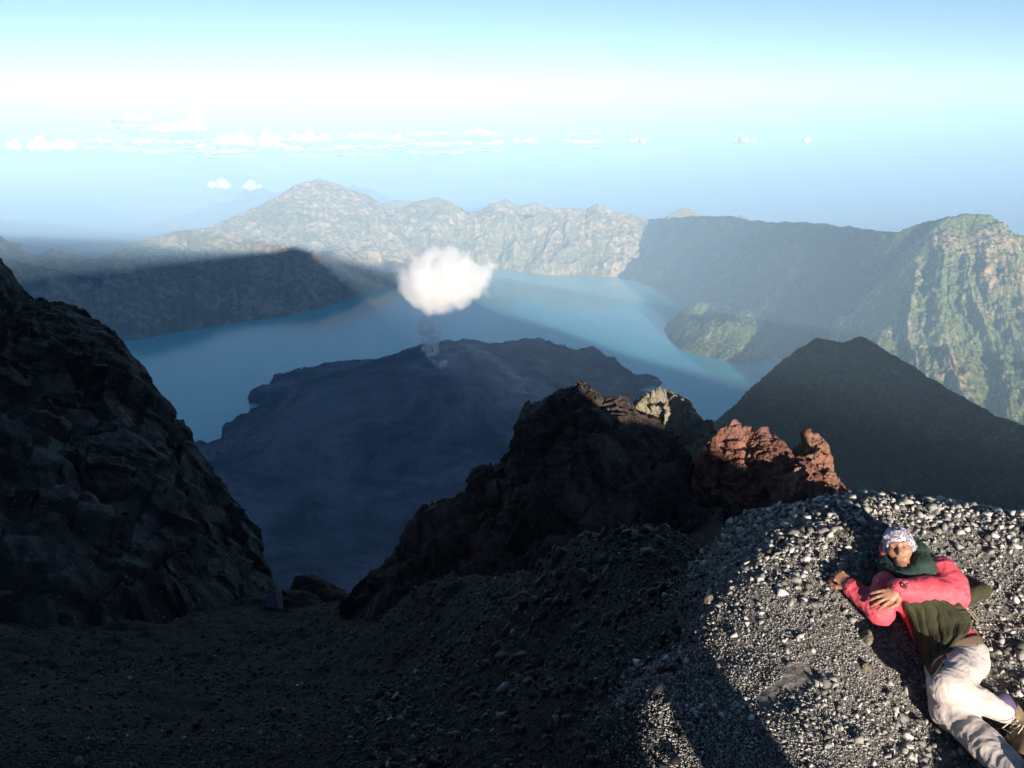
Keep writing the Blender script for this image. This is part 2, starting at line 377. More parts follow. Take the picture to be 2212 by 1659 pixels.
def island(X, Y):
    P = np.stack([X/260, Y/260, 0*X], -1)
    d = inside_dist(X, Y, poly) + 70*fbm(P*1.2, 5, 91) + 34*fbm(P*5, 5, 92)
    land = sstep(-25, 40, d)
    h = LAKE_Z - 40 + land*(62 + 20*sstep(0, 400, d)) + land*(fbm(P*.8, 6, 93)*26 + fbm(P*6, 4, 94)*14 + ridged(P*2.2, 5, 98)*12)
    # cone with a crater, older cone beside it
    def cone(cx, cy, rr, hh, cr, cd):
        r = np.hypot(X - cx, Y - cy)*(1 + .10*fbm(np.stack([X/500, Y/500, 0*X], -1), 4, 95))
        c = hh*np.clip(1 - r/rr, 0, 1)**1.25
        top = hh*(1 - cr/rr)**1.25
        return np.where(r < cr, top - cd*(1 - (r/cr)**2), c)
    gul = ridged(np.stack([np.arctan2(Y - 4300, X + 260)*4.2, np.hypot(X + 260, Y - 4300)/1500, 0*X], -1), 4, 96)
    c1 = cone(-430, 4330, 1250, 290, 110, 50)
    h = h + land*c1*(1 + .10*gul)
    h = h + land*cone(-330, 4900, 620, 120, 90, 30)
    h = h + land*260*sstep(2700, 1000, Y)*(1 + .3*fbm(P*.7, 4, 97))
    return h
m = NT('lava_land')
f = m.ramp(m.noise(0.0022, 8, .62, None, .9), [(.42, 0), (.6, 1)])
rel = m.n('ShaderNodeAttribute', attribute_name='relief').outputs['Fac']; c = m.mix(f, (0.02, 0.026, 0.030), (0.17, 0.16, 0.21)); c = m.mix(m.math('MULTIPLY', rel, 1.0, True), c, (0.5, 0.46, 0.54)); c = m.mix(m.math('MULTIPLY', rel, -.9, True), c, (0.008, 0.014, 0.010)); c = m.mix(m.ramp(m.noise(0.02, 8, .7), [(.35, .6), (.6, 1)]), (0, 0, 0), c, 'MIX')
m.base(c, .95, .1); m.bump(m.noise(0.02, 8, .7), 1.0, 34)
X, Y = np.meshgrid(np.linspace(-3600, 3400, 560), np.linspace(1350, 6000, 420))
ZI = island(X, Y); ISL_P = np.stack([X, Y, ZI], -1); dist = inside_dist(X, Y, poly)
def trail(a, b, w0, w1):           # pale ash chute running down the flank
    ax, ay = PZ(*a, LAKE_Z)[:2]; bx, by = PZ(*b, LAKE_Z)[:2]; ex, ey = bx - ax, by - ay; L = math.hypot(ex, ey); t = ((X - ax)*ex + (Y - ay)*ey)/L/L; d = np.abs((X - ax)*ey - (Y - ay)*ex)/L
    return np.exp(-(d/(w0 + (w1 - w0)*np.clip(t, 0, 1)))**2)*sstep(-.05, .05, t)*sstep(1.15, .6, t)
nz = fbm(np.stack([X/140, Y/140, 0*X], -1), 5, 99)
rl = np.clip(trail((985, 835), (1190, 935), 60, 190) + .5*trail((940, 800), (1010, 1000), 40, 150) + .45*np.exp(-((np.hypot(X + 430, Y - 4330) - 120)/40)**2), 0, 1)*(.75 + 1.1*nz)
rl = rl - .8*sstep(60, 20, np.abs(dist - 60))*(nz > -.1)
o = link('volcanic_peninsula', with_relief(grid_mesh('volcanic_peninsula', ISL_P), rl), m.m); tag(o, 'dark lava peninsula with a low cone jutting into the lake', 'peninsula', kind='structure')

# ---- shaded cone hill on the right
ridge = [(1250, 1250, 1350), (1400, 1090, 1600), (1480, 985, 1750), (1540, 918, 1880), (1600, 862, 2000), (1640, 826, 2080), (1690, 782, 2180), (1740, 748, 2260), (1768, 734, 2300), (1790, 733, 2310), (1822, 740, 2320), (1858, 728, 2330), (1880, 736, 2310), (1920, 760, 2260), (1960, 786, 2200), (2010, 818, 2120), (2060, 850, 2050), (2120, 882, 1960), (2212, 926, 1830), (2500, 1060, 1500)]
ridge = [(a_, b_, c_*.65) for a_, b_, c_ in ridge]
xs = np.linspace(1250, 2500, 520); py, Yy = cols(ridge, xs); top = PY(xs, py, Yy)
bot = PZ(xs*.7 + 500, 1280 + 0*xs, -650.); bot[:, 2] = -700; bot[:, 1] = 550
mid = top*.5 + bot*.5; mid[:, 2] -= 40
bk = top + np.array([160, 270, -215]); bk2 = top + np.array([330, 600, -600])
P = loft([bot, mid, top, bk, bk2], [110, 150, 30, 10]); nrow = P.shape[0]
v = np.r_[np.linspace(0, 1, 260), np.linspace(1, 2, nrow - 260)][:, None]
n = normals(P); n *= np.sign(n[..., 2:3])
k = .1 + .9*(1 - .85*sstep(.75, 1, v))*np.ones((1, len(xs)))
arc = np.linspace(0, 2000, len(xs))[None, :]
wrp = fbm(P/300, 4, 33)
q = np.stack([arc/230 + .5*v + 1.2*wrp, v*1.4 + 0*arc, 0*v*arc], -1)
P = P + n*(ridged(q, 4, 111)*20*k + ridged(P/85, 5, 112)*10*k + facets(P/45, 114)*5*k + fbm(P/14, 5, 113, .6)*3.5*(.5 + k))[..., None]
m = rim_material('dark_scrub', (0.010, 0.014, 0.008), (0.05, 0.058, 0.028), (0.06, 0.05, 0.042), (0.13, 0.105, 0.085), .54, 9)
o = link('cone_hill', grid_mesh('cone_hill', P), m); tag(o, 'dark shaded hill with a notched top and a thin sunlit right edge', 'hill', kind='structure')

# ---- the summit massif we stand on: carries the ledge and throws the great shadow into the crater
sil = [(-9000, 0), (-6000, 150), (-3500, 170), (-2000, 120), (-1400, 60), (-1100, 15), (-800, -16), (-420, -16), (-300, -16), (-215, -14), (-150, -8), (-100, -3), (60, -3), (115, -8), (128, -70), (140, -104), (280, -106), (300, -85), (480, -122), (665, -150), (900, -156), (1079, -160), (1110, -180), (1150, -290), (1300, -420), (1500, -500), (2000, -620), (2300, -760), (3500, -980), (6000, -1400), (9000, -2000)]  # unseen crest shaped for its shadow, notched to let sun onto the cloud
xs = np.linspace(-1, 1, 1100); xs = np.sign(xs)*np.abs(xs)**2.2*9000
a = np.array(sil, float); hz = np.interp(xs, a[:, 0], a[:, 1])
near = np.exp(-(xs/160)**2)
top = np.stack([xs, -60 - 60*(1 - near), hz], -1)
foot = np.stack([xs*1.0, 1500 + 0*xs, -1780 + 0*xs], -1)
back = np.stack([xs*1.3, -3500 + 0*xs, -2600 + 0*xs], -1)
mid = top*.5 + foot*.5; mid[:, 2] -= 140
P = loft([foot, mid, top, back], [60, 80, 50])
v = np.r_[np.linspace(0, 1, 140), np.linspace(1, 2, 50)][:, None]
k = (.12 + .88*(1 - sstep(.6, 1, v)))*(1 - .8*near[None, :])
P[..., 2] += (ridged(P/900, 6, 121)*90 + fbm(P/200, 5, 122)*25)*k - 30*near[None, :]*sstep(.2, .8, v)*(v < 1)
m = NT('ash_slope'); m.base(m.mix(m.ramp(m.noise(0.02, 8, .65), [(.4, 0), (.6, 1)]), (0.018, 0.017, 0.018), (0.045, 0.035, 0.03)), .95, .1)
ASH_M = m.m
o = link('summit_massif', grid_mesh('summit_massif', P), ASH_M); tag(o, 'dark ash mountainside falling from the summit into the crater', 'mountain', kind='structure')

# ---- unseen spur off to the right, added to shade the cone hill's near face
yy = np.linspace(655, 1150, 160); xr = 40 + .80*np.clip(yy, 0, None) + 12*fbm(np.stack([yy/90, 0*yy, 0*yy], -1), 3, 131)
top = np.stack([xr, yy, -22 - .325*yy - 160*sstep(735, 655, yy) + 6*fbm(np.stack([yy/60, 0*yy, 0*yy], -1), 4, 132)], -1)
lf = top + np.stack([-.10*np.clip(yy, 60, None), 0*yy, -.30*np.clip(yy, 60, None)], -1); rt = top + np.stack([60 + .5*np.clip(yy, 60, None), 0*yy, -60 - .55*np.clip(yy, 60, None)], -1)
P = loft([lf, top, rt], [40, 60]); n = normals(P); n *= np.sign(n[..., 2:3]); P = P + n*(ridged(P/60, 5, 133)*5*np.clip(P[..., 1:2][..., 0]/300, .1, 1))[..., None]
o = link('shade_spur', grid_mesh('shade_spur', P), ASH_M); tag(o, 'dark out-of-view spur added to keep the cone hill in shade', 'ridge', kind='structure')
# =================================================================== NEAR GROUND
# heightfield through measured ground points (px, py, Y) plus hand-set (x, y, z) ones
gp = [(1940, 1185, 3.86), (2212, 1659, 2.75), (2100, 1520, 3.15), (2030, 1380, 3.45), (1940, 1068, 4.27), (1835, 1064, 4.42), (2080, 1090, 4.2), (2212, 1122, 4.0), (2420, 1190, 4.0), (2450, 1700, 2.5),
      (1705, 1100, 4.55), (1800, 1200, 3.9), (1750, 1400, 3.35), (1850, 1600, 2.85), (1590, 1205, 4.1), (1535, 1305, 3.8), (1575, 1420, 3.4), (1645, 1620, 2.8), (1640, 1760, 2.5), (2100, 1900, 2.2),
      (1440, 1290, 4.9), (1440, 1400, 3.8), (1380, 1475, 3.3), (1290, 1440, 4.3), (1250, 1600, 3.5), (1480, 1655, 2.75), (1100, 1655, 3.7), (1400, 1210, 6.4), (1600, 1132, 5.2),
      (1445, 1138, 8.6), (1280, 1197, 10.5), (1100, 1232, 14), (1000, 1265, 19), (1250, 1330, 6.6), (1100, 1400, 7.2), (800, 1318, 31), (950, 1400, 13), (900, 1500, 8.2), (800, 1655, 4.9), (500, 1655, 5.4), (0, 1655, 6.2), (-400, 1655, 6.2),
      (600, 1330, 38), (600, 1400, 24), (600, 1500, 13.5), (300, 1500, 13.5), (0, 1500, 13), (-300, 1500, 13), (0, 1400, 24), (300, 1348, 36), (450, 1320, 41), (0, 1345, 34), (-300, 1345, 33), (700, 1303, 41), (760, 1300, 39), (600, 1284, 46), (660, 1280, 45)]
g3 = [PY(a, b, c) for a, b, c in gp]
g3 += [np.array(p, float) for p in [(0, 0, -2.5), (2.9, 5.2, -3.6), (2.2, 5.6, -3.8), (1.7, 5.9, -4.0), (3.6, 4.9, -3.3), (1.2, .6, -2.55), (-1.5, 0, -2.3), (0, 1.2, -2.7), (-3, 1.5, -3.0), (-6, 3, -4.2), (2.5, .8, -2.95), (3.5, .5, -3.15), (6, 0, -3.7), (0, -2, -2.4), (3, -2.5, -3.0), (5, -3, -3.2),
       (8, 3.5, -4.2), (5, 8, -6.5), (9, 8, -8.5), (13, 6, -10), (3, 14, -12), (10, 15, -15), (16, 10, -14), (18, 18, -22), (7, 24, -17), (0, 24, -19), (-4, 36, -27), (0, 40, -31), (12, 34, -27),
       (-10, 60, -58), (5, 60, -60), (-30, 60, -55), (25, 50, -48), (35, 30, -36), (-45, 40, -34), (-50, 10, -22), (45, 0, -26),
       # unseen ground behind: knob and ridge shaped to shade the ledge and crags
       (-8, -4, 0.4), (-4, -7, 1.2), (1, -7, .3), (2.2, -7, -.6), (3.0, -7, -1.6), (4.3, -7, -1.7), (6, -7, -2.8), (9, -8, -3), (4.5, -11.5, -1.1), (6, -12, -1.2), (9, -12, -1.6), (-60, -20, 6), (-35, -20, 6.5), (-15, -20, 6.0), (0, -20, 4.0), (5, -20, 1.6), (7.0, -20, 0.8), (8.2, -20, 0.2), (10, -20, -0.4), (14, -7, -7.5), (15, 0, -9.5), (11, -3, -5.8), (1.3, .6, -2.8), (1.55, 0, -2.85), (1.8, -.8, -2.85), (14.8, -20, -3.6), (16, -20, -4.9), (17, -20, -5.6), (18, -20, -5.1), (19, -20, -4.5), (20, -20, -4.3), (21, -20, -4.7), (22, -20, -5.4), (23, -20, -6.3), (26, -20, -8.4), (30, -20, -11), (45, -20, -20),
       (-40, -45, -3), (0, -45, -4), (30, -45, -16), (-5, -60, -16), (-60, -60, -14), (40, -60, -30)]]
G3 = np.array(g3)
def warp(x, y):
    r = np.hypot(x, y) + 1e-6; k = 1/np.sqrt(r + 1.5); return np.stack([x*k, y*k], -1)
def _tps(d2): return d2*np.log(d2 + 1e-9)*.5
_W = warp(G3[:, 0], G3[:, 1]); _n = len(_W)
_K = _tps(((_W[:, None] - _W[None])**2).sum(-1)) + np.eye(_n)*1e-3
_A = np.zeros((_n + 3, _n + 3)); _A[:_n, :_n] = _K; _A[:_n, _n] = 1; _A[:_n, _n+1:] = _W; _A[_n, :_n] = 1; _A[_n+1:, :_n] = _W.T
_S = np.linalg.solve(_A, np.r_[G3[:, 2], 0, 0, 0])
def ground_s(x, y):
    x = np.asarray(x, float); y = np.asarray(y, float); shp = np.broadcast(x, y).shape
    x = np.broadcast_to(x, shp).ravel(); y = np.broadcast_to(y, shp).ravel(); q = warp(x, y); out = np.empty(len(q))
    for i in range(0, len(q), 20000):
        s = q[i:i+20000]; out[i:i+20000] = _tps(((s[:, None] - _W[None])**2).sum(-1)) @ _S[:_n] + _S[_n] + s @ _S[_n+1:]
    return out.reshape(shp)
def ground(x, y):
    h = ground_s(x, y); r = np.hypot(x, y); P = np.stack([x + 0*h, y + 0*h, 0*h], -1)
    a = np.clip(r/14, .12, 3)
    # rock step under the camera, its edge shaped to cast the shadow line
    e = sstep(1.40, 1.18, P[..., 0] + .06*fbm(P*2.2, 3, 205) + .20*P[..., 1])*sstep(.9, .2, P[..., 1])*sstep(-8, -4, P[..., 1])*sstep(-6, -3, P[..., 0])
    h = h + .9*e
    h = h + fbm(P*.9, 4, 201)*.10*np.clip(r/5, .3, 2) + fbm(P*.28, 4, 203)*.5*np.clip((r - 5)/12, 0, 1.6) + fbm(P*4, 3, 202)*.016
    return h
def hit(px, py, it=60):            # where the view ray through a pixel meets the ground
    d = D(px, py); t = 1.2
    while t < 90:
        p = d*t
        if p[2] < float(ground(p[0], p[1])): break
        t *= 1.012
    return d*t
th = np.linspace(0, 2*pi, 900, endpoint=False)
# finer angles ahead
th = np.sort(np.concatenate([np.linspace(radians(35), radians(145), 900), np.linspace(radians(145), radians(395), 400)[1:-1]]))
rr = np.concatenate([np.linspace(.3, 2, 20)[:-1], np.geomspace(2, 62, 520)])
R, T = np.meshgrid(rr, th, indexing='ij')
X, Y = R*np.cos(T), R*np.sin(T)
Z = ground(X, Y)
# outer edge dives into the mountainside
Z = Z - np.clip(R - 56, 0, 6)**2*1.6
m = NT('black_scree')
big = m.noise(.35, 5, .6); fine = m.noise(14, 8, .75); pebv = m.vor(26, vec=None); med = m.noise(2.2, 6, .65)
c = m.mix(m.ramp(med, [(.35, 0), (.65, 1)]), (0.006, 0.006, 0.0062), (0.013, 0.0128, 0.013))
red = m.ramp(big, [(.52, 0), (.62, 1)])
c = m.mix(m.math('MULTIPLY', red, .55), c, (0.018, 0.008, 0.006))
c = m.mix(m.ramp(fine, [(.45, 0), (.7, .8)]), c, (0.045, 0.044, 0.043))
sp = m.n('ShaderNodeSeparateXYZ', i_0=m.co)   # sunlit patch of the mound coloured paler, shaded scree darker
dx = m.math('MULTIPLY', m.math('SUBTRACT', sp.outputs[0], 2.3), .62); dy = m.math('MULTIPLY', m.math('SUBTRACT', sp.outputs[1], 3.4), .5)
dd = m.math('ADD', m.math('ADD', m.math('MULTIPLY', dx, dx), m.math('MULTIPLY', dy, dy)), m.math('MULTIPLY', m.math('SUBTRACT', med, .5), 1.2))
ash = m.ramp(dd, [(.35, 1), (.95, 0)])  # mask of the sunlit patch, its light put into the colour
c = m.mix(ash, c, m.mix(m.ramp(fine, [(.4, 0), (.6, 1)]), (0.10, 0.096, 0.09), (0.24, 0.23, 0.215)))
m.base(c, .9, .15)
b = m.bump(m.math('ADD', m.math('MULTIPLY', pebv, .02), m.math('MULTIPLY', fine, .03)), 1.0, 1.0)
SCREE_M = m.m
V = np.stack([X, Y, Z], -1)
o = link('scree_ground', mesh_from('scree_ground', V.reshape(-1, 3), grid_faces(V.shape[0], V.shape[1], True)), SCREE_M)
tag(o, 'steep black volcanic scree falling away from the summit ledge', 'scree slope', kind='structure')

# ---- left cliff
def rock_mat(name, a, b2, c2, sc=1.0, red=None, redamt=.5, lich=None):
    m = NT(name)
    n1 = m.noise(.25*sc, 7, .62, None, .5); n2 = m.noise(1.6*sc, 8, .68); n3 = m.noise(9*sc, 6, .7)
    c = m.mix(m.ramp(n2, [(.36, 0), (.62, 1)]), a, b2)
    c = m.mix(m.ramp(n1, [(.47, 0), (.63, .8)]), c, c2)
    if red: c = m.mix(m.ramp(m.noise(.16*sc, 5, .6, m.map((1, 1, 1), (.4, .2, 1))), [(redamt, 0), (redamt + .08, 1)]), c, red)
    if lich: c = m.mix(m.ramp(m.noise(.7*sc, 7, .7), [(.58, 0), (.64, .8)]), c, lich)
    sp = m.ramp(m.vor(3.2*sc, rnd=1), [(.10, 1), (.16, 0)])
    c = m.mix(m.math('MULTIPLY', sp, .5), c, m.mix(.5, c, (.45, .45, .43)))
    m.base(c, .92, .2)
    m.bump(m.math('ADD', m.math('MULTIPLY', n2, .35/sc), m.math('MULTIPLY', n3, .07/sc)), 1.0, 1.0)
    return m.m
CLIFF_M = rock_mat('cliff_rock', (0.012, 0.012, 0.011), (0.032, 0.031, 0.029), (0.085, 0.085, 0.08), .55, lich=(0.10, 0.13, 0.12))
OUT_M = rock_mat('outcrop_rock', (0.022, 0.018, 0.017), (0.055, 0.042, 0.036), (0.15, 0.12, 0.10), 1.2, red=(0.13, 0.046, 0.032), redamt=.60)
RED_M = rock_mat('red_cinder', (0.09, 0.038, 0.029), (0.20, 0.09, 0.065), (0.28, 0.15, 0.11), 2.0)
GREY_M = rock_mat('grey_boulder_rock', (0.16, 0.14, 0.10), (0.27, 0.24, 0.18), (0.30, 0.27, 0.20), 1.6, lich=(0.14, 0.17, 0.05))
DARKRED_M = rock_mat('dark_red_scree', (0.022, 0.016, 0.014), (0.05, 0.032, 0.026), (0.075, 0.04, 0.03), 1.0)

def rock_sheet(name, ridge, foot, mat, label, cat, back=(0, 14, -12), nx=300, nf=150, nb=40, amp=1.6, sc=9., seed=5, rough=.35, bulge=.25, kind='structure', ridge_keep=.35, back2=None):
    """A crag: ridge line (px, py, Y), foot line (px, py, Y), real front and back faces."""
    xs = np.linspace(ridge[0][0], ridge[-1][0], nx); py, Yy = cols(ridge, xs); top = PY(xs, py, Yy)
    f = np.array(foot, float); xf = np.interp(np.linspace(0, 1, nx), np.linspace(0, 1, len(f)), f[:, 0]); yf = np.interp(np.linspace(0, 1, nx), np.linspace(0, 1, len(f)), f[:, 1]); Yf = np.interp(np.linspace(0, 1, nx), np.linspace(0, 1, len(f)), f[:, 2])
    bot = PY(xf, yf, Yf); hgt = np.linalg.norm(top - bot, axis=1)[:, None]
    mid = top*.5 + bot*.5 + np.array([0, -1, .6])*hgt*bulge*.5
    bk = top + np.array(back, float)
    bk2 = top + np.array(back2 if back2 else (back[0]*2, back[1]*2, back[2]*3.5), float)
    P = loft([bot + np.array([0, -.5, -.9])*np.maximum(hgt*.3, 1.5), bot, mid, top, bk, bk2], [12, nf//2, nf - nf//2, nb, nb//2]); nr = P.shape[0]
    v = np.r_[np.zeros(12), np.linspace(0, 1, nf), np.linspace(1, 2, nr - nf - 12)][:, None]
    n = normals(P); n *= np.sign(n[..., 2:3] - .3*n[..., 1:2])
    k = ridge_keep + (1 - ridge_keep)*np.clip(np.abs(v - 1)*3, 0, 1)
    wp = P + fbm(P/(sc*.5), 3, seed + 1)[..., None]*sc*.18
    k = k*np.clip(Yy/Yy.max(), .3, 1)[None, :]**.8
    d = ridged(P/sc, 5, seed, .55)*amp*.6 + facets(wp/(sc*.32), seed + 2)*amp*.75 + facets(wp/(sc*.11), seed + 4)*amp*.32 + fbm(P/(sc*.3), 5, seed + 3, .6)*amp*rough + np.abs(fbm(P/(sc*.12), 4, seed + 7, .6))*amp*rough*.35
    sp_ = np.clip(facets(wp/(sc*.14), seed + 6), -.6, 1)*amp*.34*np.exp(-((v - 1)/.05)**2)*np.clip(Yy/Yy.max(), .3, 1)[None, :]
    P = P + n*(d*k)[..., None]; P[..., 2] += sp_
    o = link(name, grid_mesh(name, P), mat, smooth=False); return tag(o, label, cat, kind=kind)
rock_sheet('left_cliff', [(-420, 330, 175), (-200, 430, 165), (-60, 520, 155), (0, 560, 150), (25, 590, 147), (48, 630, 142), (75, 648, 138), (130, 656, 130), (180, 676, 124), (230, 702, 118), (262, 735, 113), (290, 772, 108), (315, 800, 104), (328, 845, 100), (352, 868, 98), (355, 890, 97), (395, 905, 95), (410, 940, 92), (424, 965, 89), (450, 1000, 85), (470, 1040, 81), (495, 1075, 77), (530, 1115, 73), (545, 1165, 69), (560, 1195, 66), (580, 1225, 62), (592, 1260, 58), (596, 1290, 55)],
           [(-500, 1420, 27), (-200, 1400, 29), (0, 1385, 31), (150, 1380, 33), (300, 1365, 36), (400, 1345, 39), (470, 1325, 42), (520, 1296, 47), (560, 1292, 50), (600, 1300, 50)],
           CLIFF_M, 'dark rock wall rising on the left of the gully', 'cliff', back=(-25, 30, -14), nx=520, nf=420, nb=50, amp=3.4, sc=26., seed=301, rough=.42, bulge=.16, ridge_keep=.16, back2=(-50, 80, -90))
# small rock standing in the gully mouth
def crag(name, ridge, foot, mat, label, cat, **k): return rock_sheet(name, ridge, foot, mat, label, cat, kind=None, **k)
crag('gully_rock', [(625, 1296, 45), (632, 1262, 45), (636, 1245, 45), (662, 1243, 45), (682, 1254, 44.5), (700, 1262, 44), (718, 1277, 44), (745, 1284, 43.5), (768, 1296, 43)],
     [(622, 1315, 43), (660, 1318, 42.5), (700, 1316, 42), (775, 1312, 41)], DARKRED_M, 'dark squarish rock at the mouth of the gully beside the tent', 'rock', back=(0, 2, -1.5), nx=80, nf=50, nb=16, amp=.22, sc=1.6, seed=311)
# main crag in the middle
crag('rock_crag', [(a_, b_, 28 + (c_ - 40)*.55) for a_, b_, c_ in [(745, 1330, 40), (785, 1288, 42), (838, 1217, 44), (862, 1190, 46), (890, 1165, 48), (897, 1138, 49), (908, 1120, 50), (948, 1086, 51), (960, 1090, 51), (988, 1084, 52), (1002, 1066, 52), (1040, 1032, 53), (1052, 1020, 53), (1060, 1003, 53), (1105, 985, 54), (1114, 960, 54), (1128, 930, 54), (1140, 882, 54), (1165, 872, 53.5), (1200, 853, 53), (1240, 840, 52.5), (1262, 833, 52), (1285, 842, 51.5), (1296, 846, 51.5), (1303, 862, 51), (1345, 866, 51), (1366, 882, 50.5), (1395, 900, 50), (1440, 930, 50), (1500, 960, 50), (1560, 995, 49), (1640, 1035, 47)]],
     [(740, 1345, 27), (900, 1320, 25), (1050, 1290, 24), (1200, 1260, 23), (1400, 1210, 24), (1640, 1150, 26)], OUT_M, 'tall dark crag in the middle with a sunlit reddish crest', 'crag', back=(2, 7, -6), nx=560, nf=360, nb=60, amp=.95, sc=5.8, seed=321, rough=.55, bulge=.10, ridge_keep=.28)
crag('grey_crag', [(a_, b_, c_ - 18.) for a_, b_, c_ in [(1362, 905, 54), (1372, 878, 54.5), (1392, 862, 55), (1418, 852, 55), (1450, 849, 55), (1468, 856, 55), (1482, 868, 54.5), (1490, 885, 54), (1505, 897, 53.5), (1518, 915, 53), (1530, 930, 52.5), (1538, 948, 52), (1545, 990, 50)]],
     [(1350, 935, 34), (1400, 950, 33), (1450, 965, 32), (1500, 985, 31), (1550, 1015, 30)], GREY_M, 'pale grey-green rock hump on the right of the tall crag', 'crag', back=(1, 4, -4), nx=190, nf=120, nb=30, amp=.6, sc=3.2, seed=331, rough=.5, bulge=.35)
crag('red_crag', [(a_, b_, c_ + 1.0) for a_, b_, c_ in [(1500, 1000, 28), (1530, 955, 28.5), (1548, 938, 28.5), (1566, 922, 29), (1585, 917, 29), (1600, 926, 28.8), (1618, 938, 28.6), (1650, 933, 28.3), (1668, 946, 28), (1690, 958, 27.5), (1708, 974, 27), (1720, 985, 26.8), (1740, 1000, 26.5), (1790, 1045, 25), (1830, 1080, 22)]],
     [(1480, 1150, 27.5), (1560, 1140, 27), (1650, 1130, 26), (1750, 1120, 24), (1850, 1110, 22)], RED_M, 'red cinder crag with a ragged sunlit crest', 'crag', back=(1, 3, -4), nx=280, nf=220, nb=30, amp=.55, sc=3.2, seed=341, rough=.6, bulge=.12)
crag('rock_pinnacle', [(a_, b_, c_ + 5.0) for a_, b_, c_ in [(1690, 1000, 25.5), (1712, 975, 25.5), (1730, 958, 25.4), (1738, 938, 25.3), (1745, 931, 25.2), (1752, 938, 25.1), (1768, 946, 25), (1780, 958, 24.8), (1786, 975, 24.6), (1786, 995, 24.3), (1797, 1015, 24), (1812, 1038, 23.5), (1828, 1060, 23), (1850, 1085, 22)]],
     [(1690, 1110, 27), (1740, 1115, 27), (1800, 1118, 26), (1860, 1120, 25.5)], rock_mat('pinnacle_rock', (0.16, 0.07, 0.045), (0.26, 0.13, 0.09), (0.19, 0.15, 0.10), 2.2), 'red-brown pinnacle with a hooked tip right of the red crag', 'pinnacle', back=(1, 2.2, -4), nx=180, nf=150, nb=30, amp=.38, sc=2.2, seed=351, rough=.6, bulge=.15, ridge_keep=.4)

# made-up boulder, unseen behind the camera, added to throw shade on the gravel
def boulder_mesh(name, r, seed, n=3, sq=(1, 1, 1), amp=.22):
    bm = bmesh.new(); bmesh.ops.create_icosphere(bm, subdivisions=n, radius=1)
    co = np.array([v.co[:] for v in bm.verts]); d = 1 + amp*ridged(co*1.3, 3, seed) + amp*.4*fbm(co*4, 3, seed + 1)
    # a few flat facets
    rs = np.random.default_rng(seed)
    for k in range(7):
        nn = rs.normal(size=3); nn /= np.linalg.norm(nn); dd = co @ nn; cut = rs.uniform(.62, .85)
        d = np.minimum(d, np.where(dd > .15, cut/np.maximum(dd, .15), 9))
    co = co*d[:, None]*np.array(sq)*r
    for v, c in zip(bm.verts, co): v.co = c
    me = bpy.data.meshes.new(name); bm.to_mesh(me); bm.free(); return me
BOULD_M = rock_mat('boulder_rock', (0.035, 0.034, 0.034), (0.08, 0.078, 0.075), (0.12, 0.115, 0.11), 6)
o = link('shadow_boulder', boulder_mesh('shadow_boulder', 1, 401, 4, (.17, .35, .95)), BOULD_M, smooth=False)
o.location = (1.83, -.35, -2.35); tag(o, 'upright boulder added out of view beside the camera to shade the gravel', 'boulder')
# =================================================================== GRAVEL
def rock_protos(k, npts, seed):    # angular chips: hulls of a few random points
    out = []
    for i in range(k):
        rs = np.random.default_rng(seed*31 + i); q = rs.normal(size=(npts, 3)); q /= np.linalg.norm(q, axis=1, keepdims=True); q *= rs.uniform(.72, 1.08, (npts, 1)); q *= rs.uniform(.55, 1.15, 3)
        bm = bmesh.new(); vs_ = [bm.verts.new(c) for c in q]; r = bmesh.ops.convex_hull(bm, input=vs_)
        bmesh.ops.delete(bm, geom=[v for v in bm.verts if not v.link_faces], context='VERTS'); bmesh.ops.triangulate(bm, faces=bm.faces[:]); bm.verts.index_update()
        out.append((np.array([v.co[:] for v in bm.verts]), np.array([[v.index for v in f.verts] for f in bm.faces]))); bm.free()
    return out
def rotmats(n, rs):
    q = rs.normal(size=(n, 4)); q /= np.linalg.norm(q, axis=1, keepdims=True); w_, x, y, z = q.T
    return np.stack([1-2*(y*y+z*z), 2*(x*y-z*w_), 2*(x*z+y*w_), 2*(x*y+z*w_), 1-2*(x*x+z*z), 2*(y*z-x*w_), 2*(x*z-y*w_), 2*(y*z+x*w_), 1-2*(x*x+y*y)], -1).reshape(n, 3, 3)
def scatter(name, pos, size, mats, label, sub, seed, shade=None, kind='stuff'):
    """All loose stones of one size class as one mesh; each stone carries its own tone."""
    rs = np.random.default_rng(seed); protos = rock_protos(14, sub, seed); n = len(pos); R_ = rotmats(n, rs); which = rs.integers(0, 14, n)
    Vs, Fs, Cs = [], [], []; off = 0
    tone = rs.uniform(0, 1, n) if shade is None else shade
    for k, (co, F) in enumerate(protos):
        idx = np.where(which == k)[0]
        if not len(idx): continue
        v = np.einsum('nij,vj->nvi', R_[idx], co)*size[idx][:, None, None]
        v[..., 2] *= .8; v += pos[idx][:, None, :]; nv = co.shape[0]
        Vs.append(v.reshape(-1, 3)); Fs.append((F[None] + (np.arange(len(idx))*nv)[:, None, None] + off).reshape(-1, 3)); Cs.append(np.repeat(tone[idx], nv)); off += len(idx)*nv
    me = mesh_from(name, np.concatenate(Vs), np.concatenate(Fs))
    at = me.attributes.new('tone', 'FLOAT', 'POINT'); at.data.foreach_set('value', np.concatenate(Cs).astype(np.float32))
    o = link(name, me, mats, smooth=False); return tag(o, label, 'gravel', kind=kind)
def gravel_mat(name, stops):
    m = NT(name); a = m.n('ShaderNodeAttribute', attribute_name='tone')
    c = m.ramp(a.outputs['Fac'], stops); f = m.noise(60, 5, .7)
    c = m.mix(m.ramp(f, [(.35, .35), (.6, 0)]), c, (0.02, 0.02, 0.02)); m.base(c, .75, .35); m.bump(f, .5, .01); return m.m
